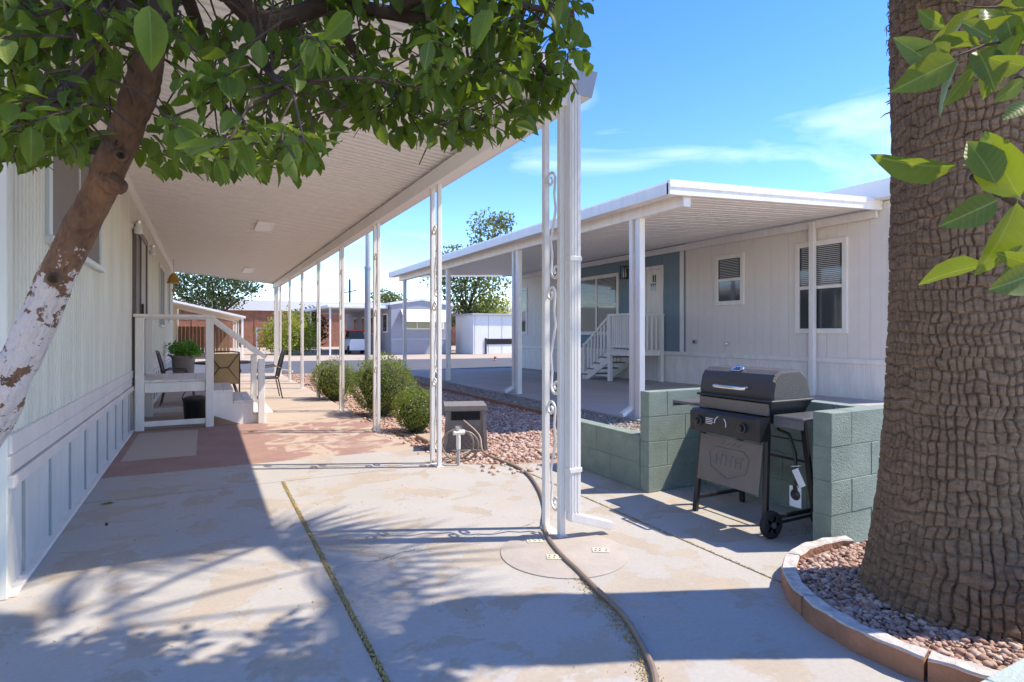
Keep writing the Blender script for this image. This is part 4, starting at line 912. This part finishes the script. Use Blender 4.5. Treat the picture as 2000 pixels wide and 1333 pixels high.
def add_twig(start, direction, length, nleaf, ok, sz=(.05, .097)):
    p = start.copy(); d = direction.normalized(); path = [p.copy()]
    for i in range(5): d = (d+Vector((random.gauss(0, .18), random.gauss(0, .18), random.gauss(-.10, .12)))).normalized(); p = p+d*length/5; path.append(p.copy())
    good = 0
    for i in range(nleaf):
        t = (i+1)/nleaf*4.99; k = int(t); q = path[k].lerp(path[k+1], t-k); ax = (path[k+1]-path[k]).normalized(); a_ = i*2.4+random.uniform(-.4, .4)
        s, _, u = leaf_frame(ax); o_ = s*math.cos(a_)+u*math.sin(a_); ld = (ax*.55+o_*.8+Vector((0, 0, -.45))).normalized(); L_ = random.uniform(*sz)
        c = q+ld*L_*.75
        if ok(c, q+ld*L_): leaves.append((q, ld, L_, random.gauss(0, .5))); good += 1
    if good > nleaf*.6: tw_mb.tube(path, [.0035, .003, .0028, .0025, .002, .0015], 4)
    return good
def ok_main(c, tip):
    x, y, d = proj(c); x2, y2, d2 = proj(tip)
    if d < .9: return False
    if abs(x-np.interp(y, [60, 165, 250, 350, 450], [298, 278, 248, 205, 155])) < 62 and y > 95 and d < 2.02: return False
    if 350 < x < 640 and abs(y-(30 if x > 470 else 5)) < 50 and d < 2.08: return False      # keep the trunk in view
    if x > 1165 and y > -40 and x < 1690: return False
    return y2 < lim(x2)-2 and y < lim(x)-10
def connect(p):
    dd = np.linalg.norm(allb-np.array(p), axis=1); i = int(random.choice(list(np.argsort(dd)[:9])))
    if .03 < dd[i] < .42 and random.random() < .6:
        a_ = Vector(allb[i]); m_ = a_.lerp(p, .5)+Vector((random.gauss(0, .02), random.gauss(0, .02), .03)); tw_mb.tube([a_, m_, p], [.0042, .0036, .003], 5)
cnt = 0
for _ in range(390):
    px = random.uniform(-120, 1130); ly = lim(px); py = ly-22-(ly+60)*random.random()**1.25
    near = random.random(); d = 1.35+near*1.1 if px < 600 else 1.7+near*.85
    if px < 280 and py > 150: d = random.uniform(1.45, 2.3)
    if 330 < px < 640 and py < 240 and random.random() < .3: continue
    s = P(px, py-25, d)
    connect(s); dirv = Vector((random.gauss(0, 1), random.gauss(0, 1), random.gauss(-.25, .5))); add_twig(s, dirv, random.uniform(.16, .34), random.randint(8, 13), ok_main)
for _ in range(150):      # crown above the frame
    px = random.uniform(-500, 1150); py = random.uniform(-700, -40); d = random.uniform(1.5, 2.5); s = P(px, py, d); connect(s)
    add_twig(s, Vector((random.gauss(0, 1), random.gauss(0, 1), random.gauss(-.1, .5))), random.uniform(.2, .35), 11, ok_main, (.07, .11))
for _ in range(170):      # unseen limb above the picture, its foliage added to shade the near patio
    tt = random.random(); s = Vector((1.1+1.6*tt+random.gauss(0, .12), 2.02-.85*tt+random.gauss(0, .13), random.uniform(2.95, 3.4))); connect(s)
    add_twig(s, Vector((random.gauss(0, 1), random.gauss(0, 1), random.gauss(0, .4))), random.uniform(.2, .35), 12, lambda c, t: proj(t)[1] < -25 and proj(c)[1] < -25, (.07, .11))
def ok_right(c, tip):
    x, y, d = proj(c); x2, y2, _ = proj(tip)
    return min(x, x2) > 1760-(60 if y < 360 else 0) and y2 < 590 and d > .85 and not (480 > y > 380 and x < 1830)
for (px, py, d, tx, ty) in ((2060, 30, 1.12, -1, .1), (2020, 90, 1.08, -1, .1), (2090, 480, 1.0, -1, -.2), (2060, 10, 1.1, -.8, .6)):
    s = P(px, py, d); dirv = Vector((CS, -SN, 0))*tx+Vector((0, 0, 1))*ty; add_twig(s, dirv, .20, 7, ok_right, (.075, .115))
# named leaves in view hung exactly where the photograph shows single big ones
big = [(290, 0, 300, 125, 1.05, .13), (690, 20, 640, 75, 1.3, .1), (960, 10, 925, 85, 1.25, .11), (1850, 150, 1757, 68, 1.0, .1), (1878, 112, 1757, 168, .98, .11), (1905, 125, 1850, 210, 1.0, .09), (1885, 322, 1714, 344, .98, .15), (1950, 370, 1900, 265, .95, .12), (1960, 385, 1850, 440, .96, .10), (2000, 400, 1915, 260, .95, .11), (1990, 380, 1945, 545, .97, .12), (1985, 30, 1905, 55, 1.02, .1), (1995, 60, 1945, 130, 1.0, .1), (2010, 130, 1935, 120, .98, .1), (2005, 150, 1960, 190, .97, .1), (1960, 20, 1985, 95, 1.05, .1), (2030, 520, 1950, 500, .95, .1), (2030, 530, 1948, 565, .96, .1), (2020, 200, 1965, 225, .95, .1), (1850, 60, 1790, 20, 1.05, .08), (1870, 40, 1940, 70, 1.0, .1), (1160, 95, 1110, 60, 2.2, .1), (1060, 150, 1105, 170, 2.2, .1), (1045, 185, 1020, 260, 2.2, .1)]
for (xa, ya, xb, yb, d, L_) in big:
    p0 = P(xa, ya, d); p1 = P(xb, yb, d+random.uniform(-.03, .03)); dd_ = (p1-p0).normalized(); vw = Vector((0, 0, CAMH))-p0; n_v = (vw-dd_*vw.dot(dd_)).normalized(); s_t = dd_.cross(n_v); s_a, _, u_a = leaf_frame(dd_); leaves.append((p0, p1-p0, max((p1-p0).length, .06), math.atan2(s_t.dot(u_a), s_t.dot(s_a))+(1.0 if xb == 1714 else random.gauss(0, .45))))
tw_mb.build('twigs', 'branch', ct); ct.children[-1]['kind'] = 'stuff'
def size_on_screen(l):
    x, y, d = proj(l[0]+l[1].normalized()*l[2]*.5); return l[2]/d if (-30 < x < 2030 and -30 < y < 1000 and d > 0) else 0
leaves.sort(key=size_on_screen, reverse=True)
rest = leaves[290:]; Ms, Ts, ks = [], [], []
for (q, ld, L_, ro) in rest:
    s, d, u = leaf_frame(ld, ro); Ms.append(np.array([[s[i]*L_, d[i]*L_, u[i]*L_] for i in range(3)])); Ts.append(tuple(q))
Ms, Ts = np.array(Ms), np.array(Ts); vs, fs, off = [], [], 0
for k in range(6):
    v, f = scatter(LM[k][0], LM[k][1], Ms[k::6], Ts[k::6]); vs.append(v); fs.append(f+off); off += len(v)
v = np.concatenate(vs)-np.array(ct.location)
cr = bpy.data.objects.new('crown', rawmesh('crown', v, np.concatenate(fs), 'leaf_stuff', True)); C.objects.link(cr); cr.parent = ct; cr['kind'] = 'stuff'
lme = [rawmesh('leaf', a_, b_, 'leaf', True) for (a_, b_) in LM]; lml = [rawmesh('leaf', a_, b_, 'leaf_light', True) for (a_, b_) in LM]
for i, (q, ld, L_, ro) in enumerate(leaves[:290]):
    s, d, u = leaf_frame(ld, ro); m = Matrix(((s.x, d.x, u.x), (s.y, d.y, u.y), (s.z, d.z, u.z)))
    xs_ = proj(q)[0]; o = inst('leaf', (lml if (xs_ > 1650 or random.random() < .12) else lme)[i % 6], cr, q-ct.location); o.rotation_mode = 'QUATERNION'; o.rotation_quaternion = m.to_quaternion(); o.scale = (L_, L_, L_)

# ------------------------------------------------------------------ shrubs and far trees
QV = np.array([(-.5, 0, 0), (0, -.28, .05), (.5, 0, 0), (0, .28, .05)]); QF = np.array([(0, 1, 2, 3)])
def foliage(name, parent, ells, n, s0, s1, material, shell=.55, seed=0):
    """leaf-sized faces spread through a set of ellipsoids (centre, radii)"""
    pts = []; w = np.array([e[1][0]*e[1][1]+e[1][1]*e[1][2] for e in ells]); w = w/w.sum()
    for (c, r), ww in zip(ells, w):
        m = int(n*ww)+1; d = rng.normal(size=(m, 3)); d /= np.linalg.norm(d, axis=1)[:, None]; rr = shell+(1.04-shell)*rng.random(m)**.7+np.where(rng.random(m) < .05, .08, 0)*rng.random(m)
        rr *= 1+.10*np.sin(d[:, 0]*7+c[0]*3)*np.cos(d[:, 2]*6+c[2])+.06*np.sin(d[:, 1]*13)
        pts.append(np.array(c)+d*np.array(r)*rr[:, None])
    T = np.concatenate(pts); s = rng.uniform(s0, s1, len(T)); M = randrot(len(T))*s[:, None, None]
    v, f = scatter(QV, QF, M, T); off = np.zeros(3); q = parent
    while q is not None: off += np.array(q.location); q = q.parent
    o = bpy.data.objects.new(name, rawmesh(name, v-off, f, material)); C.objects.link(o); o.parent = parent; o['kind'] = 'stuff'; return o
for (px, py, w, h, lab, n) in ((643, 782, .86, .78, 'clipped round bush beyond the largest one, toward the road', 9000), (737, 812, 1.0, .96, 'largest clipped bush, in the middle of the bush row', 14000), (802, 846, .62, .56, 'small low round bush nearest the hose box', 8000)):
    c = G(px, py); c = c+Vector((.13, .15, 0)); b = thing('clipped_bush', lab, 'bush', (c.x, c.y, -.04), group='clipped bushes beside the patio')
    MB().lathe([(.05, 0), (w*.24, h*.18), (w*.37, h*.5), (w*.28, h*.78), (.05, h*.88)], (0, 0, 0), 16).build('twig_core', 'bush_core', b, False)
    es = [((c.x, c.y, h*.5), (w*.5, w*.5, h*.5))]
    for k in range(7): a_ = k*2*math.pi/7; es.append(((c.x+math.cos(a_)*w*.22, c.y+math.sin(a_)*w*.22, h*random.uniform(.42, .66)), (w*.29, w*.29, h*.34)))
    foliage('foliage', b, es, n, .015, .036, 'bush_leaf', .88)
    for k in range(5): MB().tube([(random.uniform(-.05, .05), random.uniform(-.05, .05), 0), (random.gauss(0, w*.15), random.gauss(0, w*.15), h*.4)], [.012, .005], 5).build('stem', 'branch', b, False)
foliage('foliage', po, [((-.45, 16, .90), (.36, .36, .22)), ((-.3, 15.9, .85), (.25, .25, .16))], 900, .05, .11, 'potplant_leaf', .4)
def tree(label, base, h, ells, n, s0, s1, material, name='shade_tree', tr=.2, cat='tree', shell=.25):
    t = thing(name, label, cat, base); bx, by, bz = base; c0 = Vector(base)
    tops = [Vector(e[0]) for e in ells]; fork = Vector((bx+random.uniform(-.3, .3), by, bz+h*.35))
    MB().tube([c0, c0.lerp(fork, .5)+Vector((random.uniform(-.15, .15), 0, 0)), fork], [tr, tr*.8, tr*.7], 10).build('trunk', 'branch', t)
    for q in tops: MB().tube([fork, fork.lerp(q, .5)+Vector((random.gauss(0, .2), random.gauss(0, .2), .1)), q], [tr*.5, tr*.3, tr*.1], 6).build('limb', 'branch', t)
    foliage('crown', t, ells, n, s0, s1, material, shell); return t
def el(px, py, d, rx, rz): p = P(px, py, d); return (tuple(p), (rx, rx, rz))
D = 44.0; b0 = P(905, 690, D); b0.z = -.05
tree('tall airy mesquite tree rising behind the white shed', tuple(b0), 8, [el(955,450,D,1.7,1.5), el(930,500,D,1.4,1.2), el(880,500,D,1.2,.9), el(862,540,D,1.6,1.1), el(905,560,D,2.0,1.4), el(950,555,D,1.9,1.4), el(890,610,D,1.8,1.3), el(948,610,D,1.8,1.4), el(920,640,D,1.2,1.0), el(985,432,D,1.0,.7)], 7000, .12, .34, 'mesquite_leaf')
D = 46.0; b0 = P(415, 690, D); b0.z = -.05
tree('broad leafy tree behind the sloping metal awning', tuple(b0), 7, [el(380,560,D,2.2,1.8), el(440,560,D,2.3,1.8), el(410,520,D,2.8,1.8), el(470,555,D,1.5,1.1), el(350,575,D,1.8,1.5), el(495,563,D,.8,.5), el(420,590,D,2.0,.9)], 6500, .12, .34, 'dark_leaf')
D = 36.5; b0 = P(565, 695, D); b0.z = -.05
tree('bright yellow green shrub across the road', tuple(b0), 2.2, [el(532,660,D,1.0,1.0), el(558,645,D,1.2,1.3), el(590,648,D,1.0,1.3), el(565,672,D,1.5,.8), el(606,662,D,.6,1.0)], 7000, .06, .20, 'yellow_leaf', 'shrub', .08, 'shrub')
D = 43; b0 = P(605, 690, D); b0.z = -.05
tree('dark green shrub behind the yellow green shrub', tuple(b0), 3, [el(600,622,D,1.2,1.0), el(620,640,D,1.0,1.2), el(608,660,D,1.1,1.0)], 2200, .10, .25, 'dark_leaf', 'shrub', .1, 'shrub')
D = 60; b0 = P(752, 690, D); b0.z = -.05
tree('small tree crown showing above the far grey home roof', tuple(b0), 5, [el(750,583,D,1.7,1.0), el(770,590,D,1.6,.9)], 1500, .15, .35, 'mesquite_leaf', 'shade_tree')
D = 62; b0 = P(945, 690, D); b0.z = -.05
tree('low bushy tree behind the white shed roof', tuple(b0), 4, [el(935,605,D,2.2,1.3), el(965,600,D,2.2,1.5)], 2200, .15, .4, 'yellow_leaf', 'shade_tree')

# ------------------------------------------------------------------ far buildings
bk = thing('brick_building', 'long red brick building with white roof fascia across the road', 'building', (12, 58, 0))
MB().box(-8, 58, -.06, 36, 70, 3.3).build('wall', 'brick', bk); MB().cbox(-8.3, 57.7, 3.3, 36.3, 70.3, 4.25, .02).build('fascia', 'far_white', bk)
for k in range(8): MB().box(-6+5*k, 57.95, .2, -5.6+5*k, 58.0, 3.25).build('pilaster', 'brick', bk)
gh = thing('grey_mobile_home', 'blue grey mobile home with white window awning across the road', 'house', (12, 35.3, 0)); GX0, GX1, GY = 10.15, 14.1, 35.3
MB().prism([(GX0, -.06), (GX1, -.06), (GX1, 3.05), ((GX0+GX1)/2, 3.35), (GX0, 3.05)], GY, GY+13, 'y').build('wall', 'grey_siding', gh)
MB().prism([(GX0-.1, 3.0), (GX0-.1, 3.15), ((GX0+GX1)/2, 3.5), (GX1+.1, 3.15), (GX1+.1, 3.0), ((GX0+GX1)/2, 3.33)], GY-.1, GY+13.1, 'y').build('roof', 'far_white', gh)
MB().cbox(GX0-.015, GY-.03, .85, GX1+.01, GY, .95, .003).build('skirting_band', 'grey_pole', gh)
wn_ = MB().cbox(GX0+.7, GY-.05, 1.5, GX1-.5, GY+.0, 2.35).build('window', 'white_paint', gh)
for k in range(3): a_ = GX0+.8+(GX1-GX0-1.4)*k/3; MB().box(a_+.04, GY-.06, 1.57, a_+(GX1-GX0-1.4)/3-.04, GY-.052, 2.28).build('pane', 'glass', wn_)
aw = MB(); aw.add([(GX0+.6, GY-.02, 2.75), (GX1-.4, GY-.02, 2.75), (GX1-.4, GY-.8, 2.0), (GX0+.6, GY-.8, 2.0), (GX0+.6, GY-.02, 2.70), (GX1-.4, GY-.02, 2.70), (GX1-.4, GY-.8, 1.95), (GX0+.6, GY-.8, 1.95)], [(0,1,2,3),(7,6,5,4),(3,2,6,7),(0,3,7,4),(1,5,6,2)]); aw.build('window_awning', 'white_paint', gh)
w2 = MB().cbox(GX0-.04, GY+.8, 1.3, GX0, GY+1.8, 2.5).build('window', 'white_paint', gh); MB().box(GX0-.05, GY+.88, 1.38, GX0-.042, GY+1.72, 2.42).build('pane', 'glass', w2)
for k in range(3): w2 = MB().cbox(GX0-.04, GY+4+2.6*k, 1.2, GX0, GY+4.9+2.6*k, 2.4).build('window', 'white_paint', gh); MB().box(GX0-.05, GY+4.08+2.6*k, 1.28, GX0-.042, GY+4.82+2.6*k, 2.32).build('pane', 'glass', w2)
gc = thing('side_carport', 'flat metal carport on thin posts at the side of the grey home', 'carport', (8, 36, 0))
MB().cbox(6.4, GY+.3, 2.78, GX0-.12, GY+12.5, 2.95, .02).build('roof', 'far_white', gc)
for k in range(4): MB().cbox(6.55, GY+.5+3.6*k, -.06, 6.65, GY+.6+3.6*k, 2.78, .005).build('post', 'white_metal', gc)
ca = thing('white_cart', 'small white cart parked under the far grey carport', 'cart', (8.6, 38.0, -.06))
MB().prism([(-.6, .25), (.6, .25), (.6, .75), (.5, .95), (-.5, .95), (-.6, .75)], -1.0, 1.0, 'y').build('body', 'car_white', ca, False)
MB().prism([(-.5, .95), (.5, .95), (.42, 1.45), (-.42, 1.45)], -.2, .9, 'y').build('cab', 'glass', ca, False); MB().cbox(-.5, -.3, 1.45, .5, 1.0, 1.53, .02).build('roof', 'red_plastic', ca, False)
for sx in (-.55, .55):
    for sy in (-.65, .65): MB().lathe([(.26, -.09), (.28, 0), (.26, .09)], (sx, sy, .28), 14, 'x').build('wheel', 'tyre', ca, False)
    MB().lathe([(.1, 0), (.1, .03)], (sx*.75, -1.03, .7), 10, 'y').build('headlight', 'glass_jar', ca, False)
for (px, py, m_, nm, lab, sh) in ((783, 690, 'red_plastic', 'garden_ornament', 'small red garden ornament before the grey home', .55), (806, 692, 'far_white', 'garden_ornament', 'pale garden figure among stones before the grey home', .45), (967, 705, 'red_plastic', 'road_marker', 'low orange red object lying at the roadside', .22)):
    q = G(px, py, -.05); t = thing(nm, lab, 'ornament', q); MB().lathe([(.2*sh, 0), (.3*sh, .1*sh), (.12*sh, .35*sh), (.25*sh, .6*sh), (.22*sh, .85*sh), (.03*sh, sh)], (0, 0, 0), 10).build('body', m_, t, False); MB().bar((-.4*sh, 0, .5*sh), (.4*sh, 0, .75*sh), .1*sh, .1*sh).build('arm', m_, t, False)
ws = thing('white_shed', 'long white shed with a dark low opening behind the grey home drive', 'shed', (17, 34, -.06))
MB().box(14.9, 33.6, -.06, 21, 36.5, 2.4).build('wall', 'far_white', ws); MB().cbox(14.75, 33.4, 2.4, 21.2, 36.7, 2.5, .01).build('roof', 'grey_pole', ws)
MB().box(15.75, 33.56, .55, 20, 33.597, .9).build('opening', 'dark_void', ws); MB().cbox(15.7, 33.52, -.06, 15.8, 33.598, .95, .005).build('jamb', 'pole_dark', ws)
for k in range(6): MB().box(15.0+k*.95, 33.585, .0, 15.02+k*.95, 33.599, 2.38).build('seam', 'grey_pole', ws)
# neighbour across the road on the left
nb_ = thing('neighbour_home', 'pale mobile home with sloping metal awning across the road', 'house', (-3, 36, 0))
MB().box(-6, 34.2, -.06, -1.6, 46, 3.1).build('wall', 'siding', nb_)
b = MB(); b.add([(-1.7, 33.6, 3.0), (1.9, 33.6, 2.15), (1.9, 45, 2.15), (-1.7, 45, 3.0), (-1.7, 33.6, 2.9), (1.9, 33.6, 2.05), (1.9, 45, 2.05), (-1.7, 45, 2.9)], [(0,1,2,3),(7,6,5,4),(0,4,5,1),(1,5,6,2)]); b.build('awning', 'white_metal', nb_)
for k in range(4): MB().cbox(1.7, 33.8+3.5*k, -.06, 1.8, 33.9+3.5*k, 2.1, .01).build('post', 'white_metal', nb_)
b = MB()
for k in range(9): b.bar((1.75, 34.0+.36*k, .5), (1.75, 34.36+.36*k, 2.0), .03, .04); b.bar((1.75, 34.36+.36*k, .5), (1.75, 34.0+.36*k, 2.0), .03, .04)
b.build('lattice', 'wood', nb_)
fn = thing('wood_fence', 'weathered wooden fence under the sloping awning', 'fence', (-.5, 44, 0))
for k in range(14): MB().cbox(-1.55+.22*k, 44, -.06, -1.36+.22*k, 44.04, 1.7, .006).build('board', 'wood', fn)
cf_ = thing('chain_fence', 'grey metal gate and rails before the brick building', 'fence', (4.5, 50, 0))
for x in (3.6, 5.0, 6.4, 8.0): MB().tube([(x, 50, -.06), (x, 50, 1.7)], .05, 6).build('post', 'grey_pole', cf_)
MB().bar((3.6, 50, 1.65), (8, 50, 1.65), .05, .05).bar((3.6, 50, .3), (8, 50, .3), .04, .04).build('rail', 'grey_pole', cf_)
lpz = P(718, 690, 15); lp_ = thing('light_pole', 'tall plain grey metal pole behind the bush row', 'pole', (lpz.x, lpz.y, -.06))
MB().lathe([(.075, 0), (.075, 3.02)], (0, 0, 0), 16).build('lower_tube', 'grey_pole', lp_, False); MB().lathe([(.06, 3.0), (.055, 6.0)], (0, 0, 0), 16).build('upper_tube', 'grey_pole', lp_, False); MB().lathe([(.085, 2.98), (.085, 3.05)], (0, 0, 0), 16).build('collar', 'grey_pole', lp_, False)
up = P(683, 650, 85); ut = thing('utility_pole', 'thin dark utility pole with crossarm beyond the far homes', 'pole', (up.x, up.y, -.06))
MB().tube([(0, 0, 0), (0, 0, 9.1)], [.2, .14], 8).build('shaft', 'pole_dark', ut, False); MB().bar((-.9, 0, 7.1), (.9, 0, 7.5), .12, .15).build('crossarm', 'pole_dark', ut, False)
for x in (-.7, 0, .7): MB().lathe([(.06, 7.4), (.08, 7.5), (.05, 7.7)], (x, 0, 0), 8).build('insulator', 'grey_pole', ut, False)
